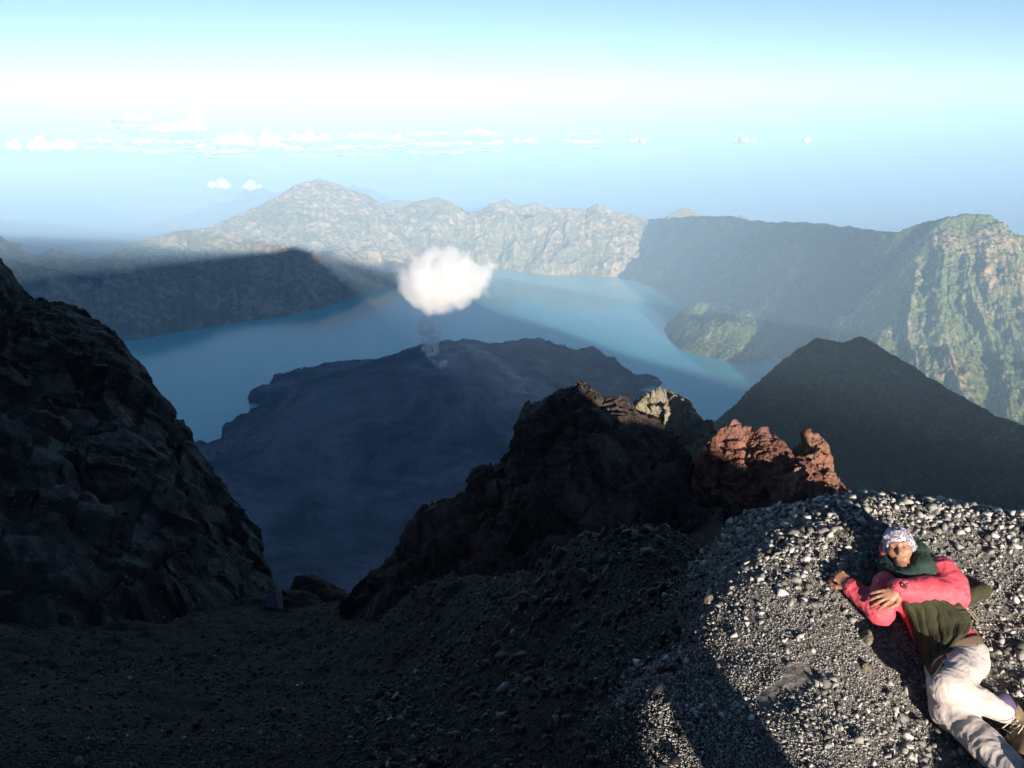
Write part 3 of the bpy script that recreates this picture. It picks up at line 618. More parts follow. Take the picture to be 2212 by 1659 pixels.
LITG = gravel_mat('sunlit_gravel', [(0, (.06, .058, .055)), (.25, (.17, .166, .155)), (.65, (.34, .33, .305)), (.92, (.48, .47, .43)), (1, (.62, .61, .57))])  # gravel in the sun, brightness put into the tones
SHADEG = gravel_mat('shaded_gravel', [(0, (.004, .004, .004)), (.6, (.013, .0128, .013)), (.93, (.035, .034, .033)), (.985, (.12, .12, .12)), (1, (.45, .45, .45))])  # gravel in the shade, painted darker
REDG = gravel_mat('red_gravel', [(0, (.02, .01, .008)), (.6, (.05, .025, .02)), (.95, (.09, .06, .05)), (1, (.3, .28, .27))])
def ground_n(x, y, e=.02): return np.stack([-(ground(x + e, y) - ground(x - e, y))/(2*e), -(ground(x, y + e) - ground(x, y - e))/(2*e), np.ones_like(x)], -1)
def place(x, y, s, sink=.25):
    return np.stack([x, y, ground(x, y) + s*(.5 - sink)], -1)
def fan(n, r0, r1, a0, a1, rs, p=1.0):
    u = rs.uniform(0, 1, n); r = np.sqrt(r0*r0 + u*(r1*r1 - r0*r0)) if p is None else r0*(r1/r0)**(u**p)
    a = rs.uniform(radians(a0), radians(a1), n); return r*np.sin(a), r*np.cos(a)
rs = np.random.default_rng(11)
# right mound: fine grit, pebbles, fist-size stones heaped at its crest
def clump(x, y, f, seed): return fbm(np.stack([x*f, y*f, 0*x], -1), 3, seed)
def pxy(x, y):
    z = ground_s(x, y); c = y*cos(PITCH) - z*sin(PITCH); u = y*sin(PITCH) + z*cos(PITCH)
    return FW/2 + FPX*x/np.maximum(c, .01), FH/2 - FPX*u/np.maximum(c, .01)
def lit_side(x, y):                # sunlit area, where the gravel gets its paler tones
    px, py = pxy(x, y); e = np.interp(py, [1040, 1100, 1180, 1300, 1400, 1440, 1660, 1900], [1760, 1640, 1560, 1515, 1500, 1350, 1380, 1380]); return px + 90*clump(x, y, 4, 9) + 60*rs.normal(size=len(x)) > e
def stonesize(n, lo, hi, a=2.2): u = rs.uniform(0, 1, n); return (lo**-a + u*(hi**-a - lo**-a))**(-1/a)
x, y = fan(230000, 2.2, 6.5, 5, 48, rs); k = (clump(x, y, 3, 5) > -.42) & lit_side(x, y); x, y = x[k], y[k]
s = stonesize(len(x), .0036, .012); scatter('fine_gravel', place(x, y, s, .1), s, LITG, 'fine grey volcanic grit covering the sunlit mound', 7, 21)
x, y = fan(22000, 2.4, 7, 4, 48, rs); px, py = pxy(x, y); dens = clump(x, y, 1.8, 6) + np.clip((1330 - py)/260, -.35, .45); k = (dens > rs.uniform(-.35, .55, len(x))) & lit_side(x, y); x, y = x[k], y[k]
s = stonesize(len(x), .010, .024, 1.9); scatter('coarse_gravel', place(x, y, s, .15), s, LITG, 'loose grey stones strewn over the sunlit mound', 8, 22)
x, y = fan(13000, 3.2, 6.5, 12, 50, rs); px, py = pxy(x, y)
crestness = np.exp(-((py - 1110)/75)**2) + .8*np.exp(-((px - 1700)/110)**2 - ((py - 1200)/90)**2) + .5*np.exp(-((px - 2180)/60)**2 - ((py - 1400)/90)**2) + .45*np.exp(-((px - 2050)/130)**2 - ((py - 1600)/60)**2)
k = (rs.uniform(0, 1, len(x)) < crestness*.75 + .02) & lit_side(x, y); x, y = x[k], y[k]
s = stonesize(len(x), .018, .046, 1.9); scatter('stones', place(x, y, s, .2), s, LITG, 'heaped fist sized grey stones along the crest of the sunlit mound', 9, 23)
# shaded scree, left: many sizes growing with distance
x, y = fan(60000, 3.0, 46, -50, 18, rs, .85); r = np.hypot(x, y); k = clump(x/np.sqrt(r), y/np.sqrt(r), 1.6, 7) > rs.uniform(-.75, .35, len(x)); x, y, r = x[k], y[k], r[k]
s = stonesize(len(x), .005, .024, 1.8)*np.clip(r/3.2, 1, 7)**.85; scatter('scree_stones', place(x, y, s, .2), s, SHADEG, 'loose black stones covering the shaded scree slope', 9, 24)
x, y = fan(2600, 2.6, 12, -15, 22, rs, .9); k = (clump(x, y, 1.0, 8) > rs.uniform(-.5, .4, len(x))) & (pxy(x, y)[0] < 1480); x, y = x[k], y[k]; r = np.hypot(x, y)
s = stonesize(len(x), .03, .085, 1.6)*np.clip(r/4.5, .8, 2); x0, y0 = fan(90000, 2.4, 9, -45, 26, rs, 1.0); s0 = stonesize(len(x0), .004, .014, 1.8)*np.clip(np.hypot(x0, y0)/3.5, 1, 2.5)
k = ~lit_side(x0, y0); x0, y0, s0 = x0[k], y0[k], s0[k]; scatter('scree_grit', place(x0, y0, s0, .1), s0, SHADEG, 'fine black cinder grit on the shaded near slope', 7, 27)
scatter('scree_rocks', place(x, y, s, .25), s, SHADEG, 'bigger dark rocks half sunk in the shaded scree', 9, 25)
x, y = fan(9000, 9, 45, -12, 30, rs, .9); r = np.hypot(x, y); s = stonesize(len(x), .02, .09, 1.7)*np.clip(r/14, .6, 2)
scatter('crest_stones', place(x, y, s, .2), s, REDG, 'dark reddish stones on the slope below the crags', 10, 26)
# stones lying on the crags (lighter specks)
# =================================================================== FAR TREES (a wood too distant to count)
TREE_M = NT('far_tree_green'); TREE_M.base(TREE_M.mix(TREE_M.ramp(TREE_M.noise(.02, 4, .6), [(.35, 0), (.65, 1)]), (0.025, 0.045, 0.016), (0.085, 0.105, 0.04)), .9, .1); TREE_M = TREE_M.m
def wood(name, P, n, lo, hi, label, seed, keep=None):
    rs = np.random.default_rng(seed); a_, b_ = P.shape[:2]; i = rs.integers(1, a_ - 1, n*3); j = rs.integers(1, b_ - 1, n*3); q = P[i, j] + (P[np.minimum(i + 1, a_ - 1), j] - P[i, j])*rs.uniform(0, 1, (n*3, 1)) + (P[i, np.minimum(j + 1, b_ - 1)] - P[i, j])*rs.uniform(0, 1, (n*3, 1))
    k = fbm(q/220, 3, seed) > rs.uniform(-.5, .3, n*3)
    if keep is not None: k &= keep(q)
    q = q[k][:n]; s = rs.uniform(lo, hi, len(q)); scatter(name, q + np.array([0, 0, .5])*s[:, None], s, TREE_M, label, 9, seed)
wood('forest', WALL_P, 9000, 7, 13, 'scattered trees on the shaded crater wall', 61)
wood('forest', PEAK_P, 6000, 5, 10, 'bushes dotted over the sunlit right peak', 62)
wood('forest', HUM_P, 3500, 6, 12, 'trees covering the small hummock by the lake', 63, lambda q: q[:, 2] > LAKE_Z + 6)
wood('forest', ISL_P, 9000, 6, 12, 'dark trees fringing the shore of the lava peninsula', 64, lambda q: (q[:, 2] > LAKE_Z + 8) & (q[:, 2] < LAKE_Z + 95) & (q[:, 1] > 3600))
# =================================================================== PERSON
def gh(px, py, h):                 # point on the view ray whose height over the ground is h
    d = D(px, py); t = np.arange(2.2, 6.5, .01); p = d*t[:, None]
    f = p[:, 2] - ground(p[:, 0], p[:, 1]) - h; i = int(np.argmax(f < 0)); return p[i]
def unit(v): v = np.asarray(v, float); return v/np.linalg.norm(v)
def sdf_mesh(name, prims, vox, clip=None, disp=None, pad=.03):
    """Smooth union of round cones ('c') and ellipsoids ('e'); 's' entries are carved out. Surface nets."""
    lo = np.full(3, 1e9); hi = -lo
    for p in prims:
        if p[0][0] == 's': continue
        if p[0] == 'c': pts = [p[1] - p[3], p[1] + p[3], p[2] - p[4], p[2] + p[4]]
        else: r = max(p[3]); pts = [p[1] - r, p[1] + r]
        for q in pts: lo = np.minimum(lo, q); hi = np.maximum(hi, q)
    lo = lo - pad; hi = hi + pad; n = np.ceil((hi - lo)/vox).astype(int) + 1
    G = np.full(n, .2, np.float32); ax = [lo[i] + vox*np.arange(n[i]) for i in range(3)]
    for p in prims:
        if p[0][-1] == 'c': A, B, ra, rb, k = p[1:6]; mn = np.minimum(A - ra, B - rb); mx = np.maximum(A + ra, B + rb)
        else: A, M, r, k = p[1:5]; mn = A - max(r); mx = A + max(r)
        m_ = max(k*1.5, 3*vox) + .02; i0 = np.maximum(((mn - m_ - lo)/vox).astype(int), 0); i1 = np.minimum(((mx + m_ - lo)/vox).astype(int) + 2, n)
        sl_ = tuple(slice(a, b) for a, b in zip(i0, i1))
        X = ax[0][sl_[0]][:, None, None]; Y = ax[1][sl_[1]][None, :, None]; Z = ax[2][sl_[2]][None, None, :]
        if p[0][-1] == 'c':
            d = B - A; L = float(d @ d) + 1e-12
            t = np.clip(((X - A[0])*d[0] + (Y - A[1])*d[1] + (Z - A[2])*d[2])/L, 0, 1)
            f = np.sqrt((X - A[0] - t*d[0])**2 + (Y - A[1] - t*d[1])**2 + (Z - A[2] - t*d[2])**2) - (ra + (rb - ra)*t)
        else:
            q = [((X - A[0])*M[i][0] + (Y - A[1])*M[i][1] + (Z - A[2])*M[i][2])/r[i] for i in range(3)]
            l_ = np.sqrt(q[0]**2 + q[1]**2 + q[2]**2); g_ = np.sqrt((q[0]/r[0])**2 + (q[1]/r[1])**2 + (q[2]/r[2])**2)
            f = l_*(l_ - 1)/np.maximum(g_, 1e-6)
        c = G[sl_]
        if p[0][0] == 's':
            h = np.clip(.5 - .5*(c + f)/k, 0, 1); G[sl_] = c*(1 - h) - f*h + k*h*(1 - h)
        else:
            h = np.clip(.5 + .5*(c - f)/k, 0, 1); G[sl_] = c*(1 - h) + f*h - k*h*(1 - h)
    if clip is not None:
        X, Y, Z = np.meshgrid(*ax, indexing='ij')
        for (nn, o_) in clip: G = np.maximum(G, ((X - o_[0])*nn[0] + (Y - o_[1])*nn[1] + (Z - o_[2])*nn[2]).astype(np.float32))
    S = G < 0; c8 = np.zeros(np.array(G.shape) - 1, np.int8)
    sh = G.shape; cut = lambda a, i, j, k: a[i:sh[0]-1+i, j:sh[1]-1+j, k:sh[2]-1+k]
    for i in (0, 1):
        for j in (0, 1):
            for k in (0, 1): c8 += cut(S, i, j, k)
    act = (c8 > 0) & (c8 < 8); ids = -np.ones(act.shape, np.int64); I = np.argwhere(act); ids[act] = np.arange(len(I))
    acc = np.zeros((len(I), 3)); cnt = np.zeros(len(I)); a, b, c = I.T
    for e in range(3):
        o1, o2 = [x for x in range(3) if x != e]
        for u in (0, 1):
            for v in (0, 1):
                p0 = [0, 0, 0]; p0[o1] = u; p0[o2] = v; p1 = list(p0); p1[e] = 1
                g0 = G[a + p0[0], b + p0[1], c + p0[2]]; g1 = G[a + p1[0], b + p1[1], c + p1[2]]
                x = (g0 < 0) != (g1 < 0); t = np.where(x, g0/np.where(x, g0 - g1, 1), 0)
                q = np.tile(np.array(p0, float), (len(I), 1)); q[:, e] = t; acc[x] += q[x]; cnt[x] += 1
    V = lo + vox*(I + acc/cnt[:, None]); F = []
    for e in range(3):
        o1, o2 = [(1, 2), (2, 0), (0, 1)][e]
        s0 = [slice(1, sh[k]-1) for k in range(3)]; s1 = list(s0); s0[e] = slice(0, sh[e]-1); s1[e] = slice(1, sh[e])
        A_, B_ = S[tuple(s0)], S[tuple(s1)]; E = np.argwhere(A_ != B_); off = np.array([1, 1, 1]); off[e] = 0; E = E + off
        flip = S[E[:, 0], E[:, 1], E[:, 2]]
        def nb(d1, d2): q = E.copy(); q[:, o1] -= d1; q[:, o2] -= d2; return ids[q[:, 0], q[:, 1], q[:, 2]]
        Q = np.stack([nb(1, 1), nb(0, 1), nb(0, 0), nb(1, 0)], -1); Q[~flip] = Q[~flip][:, ::-1]; F.append(Q)
    F = np.concatenate(F); F = F[(F >= 0).all(1)]
    me = mesh_from(name, V, F)
    if disp is not None:
        nn = np.empty(len(V)*3, np.float32); me.vertices.foreach_get('normal', nn); nn = nn.reshape(-1, 3)
        V2 = V + nn*disp(V)[:, None]; me.vertices.foreach_set('co', V2.astype(np.float32).ravel()); me.update()
    return me
def cap(a, b, ra, rb=None, k=.02): return ('c', np.asarray(a, float), np.asarray(b, float), ra, ra if rb is None else rb, k)
def chain(pts, rad, k=.02): return [cap(pts[i], pts[i+1], rad[i], rad[i+1], k) for i in range(len(pts) - 1)]

def cloth(name, col, col2=None, rough=.7, sc=70., sheen=.0, cr=.0035):
    m = NT(name); f = m.noise(9, 5, .6); c = m.mix(m.ramp(f, [(.35, 0), (.7, 1)]), col, col2 or tuple(x*.8 for x in col))
    w_ = m.n('ShaderNodeTexWave', i_Vector=m.co, i_Scale=sc*4, i_Distortion=.6); m.base(c, rough, .3); m.b.inputs['Sheen Weight'].default_value = sheen
    m.bump(m.math('ADD', m.math('MULTIPLY', w_.outputs[1], .0004), m.math('MULTIPLY', m.ramp(m.noise(13, 3, .5, None, 1.6), [(.30, 0), (.46, 1), (.50, .25), (.62, .9), (.8, .3)]), 0.0)), .7, 1.0); return m.m
SKIN = NT('skin'); SKIN.base(SKIN.mix(SKIN.ramp(SKIN.noise(35, 5, .6), [(.3, 0), (.7, 1)]), (0.25, 0.125, 0.075), (0.32, 0.17, 0.105)), .5, .4)
SKIN.b.inputs['Subsurface Weight'].default_value = .08; SKIN.b.inputs['Subsurface Radius'].default_value = (.012, .005, .003); SKIN = SKIN.m
RED_C = cloth('pink_red_nylon', (0.60, 0.095, 0.125), (0.52, 0.06, 0.09), .48)
OLIVE_C = cloth('olive_cloth', (0.050, 0.050, 0.022), (0.032, 0.034, 0.018), .8)
GREEN_C = cloth('dark_green_cloth', (0.022, 0.045, 0.038), (0.014, 0.030, 0.025), .8)
PANTS_C = cloth('pale_pink_cotton', (0.50, 0.45, 0.42), (0.42, 0.37, 0.35), .85, cr=.0008)
KNIT = NT('brown_ribbed_knit'); wv = KNIT.n('ShaderNodeTexWave', i_Vector=KNIT.co, i_Scale=55, i_Distortion=.3)
KNIT.base(KNIT.mix(wv.outputs[1], (0.06, 0.04, 0.025), (0.17, 0.12, 0.08)), .9, .1); KNIT = KNIT.m
SCF = NT('purple_print_scarf'); v1 = SCF.ramp(SCF.noise(38, 4, .6, None, 2.2), [(.47, 0), (.55, 1)]); v2 = SCF.ramp(SCF.noise(22, 4, .6, None, 1.2), [(.45, 0), (.55, 1)])
SCF.base(SCF.mix(v1, SCF.mix(v2, (0.10, 0.09, 0.14), (0.26, 0.22, 0.30)), (0.55, 0.53, 0.58)), .8, .2); SCF = SCF.m

J = {k: gh(*v) for k, v in dict(
    head=(1943, 1183, .185), neck=(1955, 1236, .15), chest=(1988, 1290, .12), belly=(2030, 1362, .11), pelvis=(2068, 1420, .115),
    shR=(1912, 1262, .13), elR=(1902, 1322, .075), wrR=(1838, 1266, .075), knR=(1806, 1240, .075),
    shL=(2034, 1232, .12), elL=(2058, 1284, .12), wrL=(1944, 1277, .235), knL=(1914, 1284, .225),
    hipL=(2088, 1428, .12), kneeL=(2044, 1482, .26), ankL=(2166, 1536, .11), toeL=(2198, 1596, .10),
    hipR=(2046, 1438, .10), kneeR=(2052, 1535, .11), ankR=(2214, 1690, .075), toeR=(2240, 1745, .10)).items()}
base = gh(2050, 1400, 0); person = empty('person', base, 'person lying back on grey gravel in a pink jacket, olive wrap and pale trousers', 'person')
def add(name, me, mat, parent=None, smooth=True):
    par = parent or person; o = link(name, me, mat, None, smooth); o.parent = par
    if par is person: me.transform(Matrix.Translation(-person.location))
    else: me.transform(Matrix.Translation(-person.location))
    return o
camdir = unit(-J['head'])
# head frame
Uh = unit(J['head'] - J['neck'] + .02*camdir); Uh = unit(Uh - .12*D(1943, 1183)); Fh = unit(camdir + np.array([0, 0, -.12])); Fh = unit(Fh - Uh*(Fh @ Uh)); Xh = np.cross(Uh, Fh)
Xh = unit(Xh); Xh = Xh*np.sign(Xh[0]); MH = np.stack([Xh, Uh, Fh]); C0 = J['head']
HS = .90
def HR(*r): return tuple(x_*HS for x_ in r)
def H(x, u, f): return C0 + (Xh*x + Uh*u + Fh*f)*HS
prims = [('e', H(0, .022, -.012), MH, HR(.072, .090, .088), .02), ('e', H(0, -.028, .014), MH, HR(.054, .078, .068), .03), ('e', H(0, -.080, .054), MH, HR(.022, .016, .020), .018),
         cap(H(-.034, .028, .066), H(.034, .028, .066), .012, k=.014), cap(H(0, .016, .076), H(0, -.026, .096), .0075, .0115, .010),
         ('e', H(.012, -.030, .084), MH, HR(.008, .008, .009), .006), ('e', H(-.012, -.030, .084), MH, HR(.008, .008, .009), .006),
         ('e', H(.040, -.018, .048), MH, HR(.026, .024, .024), .02), ('e', H(-.040, -.018, .048), MH, HR(.026, .024, .024), .02),
         ('se', H(.030, .008, .092), MH, HR(.020, .013, .018), .012), ('se', H(-.030, .008, .092), MH, HR(.020, .013, .018), .012),
         ('e', H(.030, .007, .066), MH, HR(.015, .010, .012), .005), ('e', H(-.030, .007, .066), MH, HR(.015, .010, .012), .005),
         cap(H(-.020, -.056, .073), H(.020, -.056, .073), .0075, k=.010), ('sc', H(-.022, -.0555, .0845), H(.022, -.0555, .0845), .0022, .0022, .003),
         ('e', H(.074, .002, -.004), MH, HR(.009, .030, .018), .01), ('e', H(-.074, .002, -.004), MH, HR(.009, .030, .018), .01),
         cap(H(0, -.06, -.035), J['neck'] - Fh*.015, .046, .05, .02), cap(J['neck'], J['chest'], .055, .065, .04), cap(J['chest'], J['pelvis'], .065, .07, .04)]
prims += chain([J['chest'], J['shR'], J['elR'], J['wrR']], [.07, .045, .035, .027]) + chain([J['chest'], J['shL'], J['elL'], J['wrL']], [.07, .045, .035, .027])
def hand(wr, kn, nrm, side, curl, spread=1.0, thumb=1):
    d = unit(kn - wr); n = unit(nrm - d*(nrm @ d)); s_ = np.cross(d, n)*side; M = np.stack([d, s_, n])
    P = [('e', wr + d*.048, M, (.050, .037, .0145), .012), cap(wr, wr + d*.03, .026, .024, .012)]
    for k in range(4):
        off = (k - 1.5)*.0195; L = [.82, 1.0, .94, .74][k]; a = wr + d*(.083 - .004*abs(k - 1.2)) + s_*off + n*.002; ang = 0; r = .0092; dd = unit(d + s_*(k - 1.5)*.10*spread)
        for seg, ll in enumerate((.040, .026, .021)):
            ang += curl[seg]; v = dd*cos(ang) - n*sin(ang); b = a + v*ll*L; P.append(cap(a, b, r, r*.9, .004)); a = b; r *= .9
    a = wr + d*.022 + s_*(-.030)*thumb; b = a + unit(d*.75 - s_*.62*thumb - n*.05)*.036; c = b + unit(d*.95 - s_*.10*thumb - n*.25)*.030; e = c + unit(d*.95 + s_*.15*thumb - n*.35)*.022
    P += [cap(wr + d*.03, a, .016, .014, .012), cap(a, b, .0125, .0115, .006), cap(b, c, .0112, .0102, .004), cap(c, e, .0102, .0085, .004)]; return P
prims += hand(J['wrR'], J['knR'], camdir + np.array([.1, -.1, .3]), 1, (.75, .8, .6), .6, 1)
prims += hand(J['wrL'], J['knL'] + np.array([0, 0, -.01]), camdir + np.array([0, 0, .4]), 1, (.28, .35, .25), 1.5, 1)
prims += chain([J['pelvis'], J['hipL'], J['kneeL'], J['ankL']], [.09, .075, .05, .036]) + chain([J['pelvis'], J['hipR'], J['kneeR'], J['ankR']], [.09, .075, .05, .036])
body = add('body', sdf_mesh('body', prims, .0045), SKIN)
# face details
def flat(name, prims, mat, par): return add(name, sdf_mesh(name, prims, .002, pad=.01), mat, par)
HAIR = NT('dark_hair'); HAIR.base((.012, .009, .008), .6, .3); HAIR = HAIR.m
LIP = NT('lips'); LIP.base((.27, .10, .085), .5, .3); LIP = LIP.m
for sx in (-1, 1):
    flat('eyebrow', [cap(H(sx*.014, .030, .0785), H(sx*.030, .0345, .0765), .0035, .0035, .003), cap(H(sx*.030, .0345, .0765), H(sx*.045, .029, .067), .0035, .002, .003)], HAIR, body)
    flat('eyelashes', [cap(H(sx*.018, .003, .0775), H(sx*.030, .000, .0785), .0017, .0020, .001), cap(H(sx*.030, .000, .0785), H(sx*.042, .003, .0745), .0020, .0015, .001)], HAIR, body)
flat('lips', [cap(H(-.019, -.0530, .0765), H(.019, -.0530, .0765), .0038, .0038, .003), cap(H(-.015, -.0600, .0765), H(.015, -.0600, .0765), .0044, .0044, .003)], LIP, body)
# headscarf
cl = [(unit(-Uh*1 + Fh*.95), H(0, .046, .088)), (-Uh, H(0, -.065, 0))]
hs = [('e', H(0, .024, -.012), MH, HR(.084, .104, .101), .02), cap(H(-.07, -.01, -.01), H(-.062, -.075, .0), .022, .016, .02), cap(H(.07, -.01, -.01), H(.064, -.06, .0), .022, .016, .02), cap(H(-.06, .075, .045), H(.03, .088, .05), .013, .012, .015), cap(H(.02, .07, .062), H(.066, .03, .045), .012, .010, .012)]
add('headscarf', sdf_mesh('headscarf', hs, .004, clip=cl, disp=lambda V: .0035*ridged(V/.035*np.array([1, 1, .6]), 3, 501)), SCF)
# jacket
Lx = unit(J['shL'] - J['shR']); Ax = unit(J['neck'] - J['pelvis']); Nn = unit(np.cross(Lx, Ax)); Nn = Nn*np.sign(Nn @ camdir); Lx = unit(np.cross(Ax, Nn)); Lx = Lx*np.sign(Lx[0]); MB = np.stack([Lx, Ax, Nn])
jk = [('e', J['chest'] - Nn*.01, MB, (.145, .15, .10), .04), ('e', J['belly'], MB, (.145, .15, .105), .05), ('e', J['pelvis'] + Ax*.05, MB, (.148, .09, .108), .04)]
jk += chain([J['shR'], J['elR'], gh(1842, 1270, .07)], [.066, .064, .052], .03)
jk += chain([J['shL'], gh(2052, 1262, .125), J['elL'], gh(2000, 1276, .19), gh(1950, 1274, .225)], [.074, .076, .076, .068, .055], .035)
def folds(V, a=.007):
    w_ = V + fbm(V/.12, 2, 5)[:, None]*.05; return a*ridged(w_/.13*np.array([.5, 1.2, 1.2]), 2, 511, .4) + a*.6*ridged(w_/.06*np.array([.5, 1.4, 1]), 3, 512, .5) + a*.25*facets(w_/.05, 513) - .003
jacket = add('jacket', sdf_mesh('jacket', jk, .0055, disp=lambda V: folds(V, .0075)), RED_C)
tr_core = [cap(J['hipL'], J['kneeL'], .105, .085, .03), cap(J['hipR'], J['kneeR'], .10, .085, .03)]
# sleeve ends
core = add('undershirt', sdf_mesh('undershirt', jk[:3] + tr_core, .008), RED_C)
add('cuff', sdf_mesh('cuff', [cap(gh(1950, 1272, .228), gh(1941, 1270, .232), .052, .047, .01)], .004, disp=lambda V: .004*ridged(V/.02, 2, 5)), RED_C, jacket)
add('cuff', sdf_mesh('cuff', [cap(gh(1844, 1271, .072), gh(1838, 1266, .074), .046, .040, .01)], .004, disp=lambda V: .004*ridged(V/.02, 2, 6)), RED_C, jacket)
BLK = NT('black_plastic'); BLK.base((.015, .015, .017), .4, .5); BLK = BLK.m
c = gh(1957, 1259, .255) ; c = J['wrL'] + unit(camdir)*.058 + Uh*.026 + np.array([.03, 0, 0])
add('snap_button', sdf_mesh('snap_button', [cap(c + Lx*.010*cos(a) + Uh*.010*sin(a), c + Lx*.010*cos(a + .7) + Uh*.010*sin(a + .7), .0032, .0032, .002) for a in np.arange(0, 6.28, .698)], .0016, pad=.01), BLK, jacket)
# knitted waistband
wb = [('e', J['pelvis'] + Ax*.045, MB, (.158, .11, .118), .02)]
add('waistband', sdf_mesh('waistband', wb, .005, clip=[(Ax, J['pelvis'] + Ax*.055), (-Ax, J['pelvis'] + Ax*.0)]), KNIT)
# trousers
tr = [('e', J['pelvis'] + Ax*.0, MB, (.152, .085, .112), .04)]
tr += chain([J['hipL'], J['hipL']*.4 + J['kneeL']*.6, J['kneeL']], [.100, .092, .078], .03) + chain([J['kneeL'], J['kneeL']*.45 + J['ankL']*.55, J['ankL']], [.073, .060, .055], .025)
tr += chain([J['hipR'], J['kneeR']], [.100, .088], .03) + chain([J['kneeR'], J['kneeR']*.5 + J['ankR']*.5, J['ankR']], [.078, .074, .066], .025)
trousers = add('trousers', sdf_mesh('trousers', tr, .0055, disp=lambda V: folds(V*1.0 + 3.1, .0065)), PANTS_C)
# boots
LEA = NT('brown_boot_suede'); LEA.base(LEA.mix(LEA.ramp(LEA.noise(25, 5, .6), [(.35, 0), (.65, 1)]), (.10, .07, .04), (.20, .15, .09)), .8, .2); LEA = LEA.m
SOLE = NT('boot_rubber'); SOLE.base((.03, .028, .025), .7, .3); SOLE = SOLE.m; LACE = NT('pale_lace'); LACE.base((.55, .50, .42), .8, .2); LACE = LACE.m
SOCK = cloth('purple_sock', (.12, .09, .18), (.08, .06, .13), .9)
def boot(ank, toe, up):
    d = unit(toe - ank); up = unit(up - d*(up @ d)); s_ = np.cross(d, up); M = np.stack([d, s_, up]); L = .17
    root = add('boot', sdf_mesh('boot', [cap(ank - d*.03 - up*.01, ank + d*.02 - up*.055, .048, .045, .02), ('e', ank + d*.10 - up*.055, M, (.085, .045, .040), .03), ('e', ank + d*.155 - up*.060, M, (.050, .046, .034), .02), cap(ank - d*.035 - up*.055, ank + d*.03 - up*.06, .042, .042, .02),
                                       cap(ank - d*.01 + up*.03, ank - d*.01 - up*.01, .050, .048, .01)], .004, clip=[(up, ank + up*.035)], disp=lambda V: .0015*ridged(V/.03, 2, 9)), LEA)
    add('sole', sdf_mesh('sole', [('e', ank + d*.125 - up*.098, M, (.088, .051, .017), .02), ('e', ank - d*.015 - up*.098, M, (.066, .046, .017), .02)], .004), SOLE, root)
    add('sock', sdf_mesh('sock', [cap(ank + up*.03, ank + up*.075, .043, .045, .01)], .004), SOCK, root)
    lc = []
    for k in range(5):
        t = .045 + k*.021; zt = -.003 - k*.0085; a = ank + d*t + up*zt; b = ank + d*(t + .021) + up*(zt - .0085)
        lc += [cap(a + s_*.022, b - s_*.022, .0024, k=.001), cap(a - s_*.022, b + s_*.022, .0024, k=.001)]
    q = ank + d*.05 + up*.006; lc += [cap(q, q + s_*.05 + d*.03 - up*.0, .0022, k=.001), cap(q + s_*.05 + d*.03, q + s_*.02 + d*.075 + up*.002, .0022, k=.001), cap(q, q - s_*.045 + d*.045, .0022, k=.001), cap(q - s_*.045 + d*.045, q - s_*.01 + d*.09, .0022, k=.001)]
    add('laces', sdf_mesh('laces', lc, .0018, pad=.01), LACE, root)
boot(J['ankL'] + unit(J['ankL'] - J['kneeL'])*.045, J['toeL'], camdir + np.array([-.5, 0, .3]))
boot(J['ankR'] + unit(J['ankR'] - J['kneeR'])*.045, J['toeR'], camdir + np.array([-.2, 0, .6]))
# dark green scarf and pink hood round the neck
gs = chain([H(-.075, -.120, .055), H(-.035, -.150, .085), H(.03, -.148, .085), H(.085, -.110, .05)], [.026, .030, .030, .030], .03) + chain([H(-.085, -.045, -.02), H(-.095, -.095, .01), H(-.07, -.145, .04), H(-.01, -.185, .055), H(.06, -.165, .045), H(.105, -.11, .01), H(.105, -.04, -.04), H(.08, .02, -.07)], [.026, .034, .040, .042, .042, .040, .034, .024], .03)
gs += chain([H(-.07, -.15, .04), H(-.045, -.24, .045)], [.042, .040], .03) + chain([H(.10, -.10, .0), H(.13, -.14, -.01)], [.036, .032], .03)
add('scarf', sdf_mesh('scarf', gs, .0055, disp=lambda V: .010*ridged(V/.06*np.array([1, .4, .6]), 3, 521, .6)), GREEN_C)
hd = chain([H(-.098, .015, -.03), H(-.096, -.035, -.005), H(-.080, -.085, .028), H(-.05, -.12, .05), H(0, -.135, .06)], [.012, .014, .015, .015, .012], .015)
add('hood', sdf_mesh('hood', hd, .004, disp=lambda V: .003*ridged(V/.03, 2, 3)), RED_C)
# olive wrap lying over chest and belly: follows the body underneath, real thickness
from mathutils.bvhtree import BVHTree
dg = bpy.context.evaluated_depsgraph_get()
def bvh_of(objs):
    Vv, Ff, off = [], [], 0
    for o in objs:
        Vv += [o.matrix_world @ v.co + person.location*0 for v in o.data.vertices]; Ff += [[i + off for i in p.vertices] for p in o.data.polygons]; off = len(Vv)
    return BVHTree.FromPolygons(Vv, Ff)
bpy.context.view_layer.update()
tree = BVHTree.FromPolygons([person.location + v.co for v in core.data.vertices], [p.vertices[:] for p in core.data.polygons])
Lf = np.array([(1930, 1256), (1934, 1274), (1940, 1294), (1956, 1322), (1968, 1356), (1980, 1395), (1994, 1432), (2012, 1462)], float)
Rt = np.array([(2030, 1250), (2045, 1270), (2066, 1296), (2088, 1318), (2099, 1340), (2092, 1366), (2062, 1394), (2022, 1454)], float)
nu, nv = 120, 160; tv = np.linspace(0, 1, nv); ks = np.linspace(0, 1, len(Lf))
Le = np.stack([np.interp(tv, ks, Lf[:, i]) for i in (0, 1)], -1); Re = np.stack([np.interp(tv, ks, Rt[:, i]) for i in (0, 1)], -1)
W = np.zeros((nv, nu, 3)); T = np.zeros((nv, nu)); DD = np.zeros((nv, nu, 3))
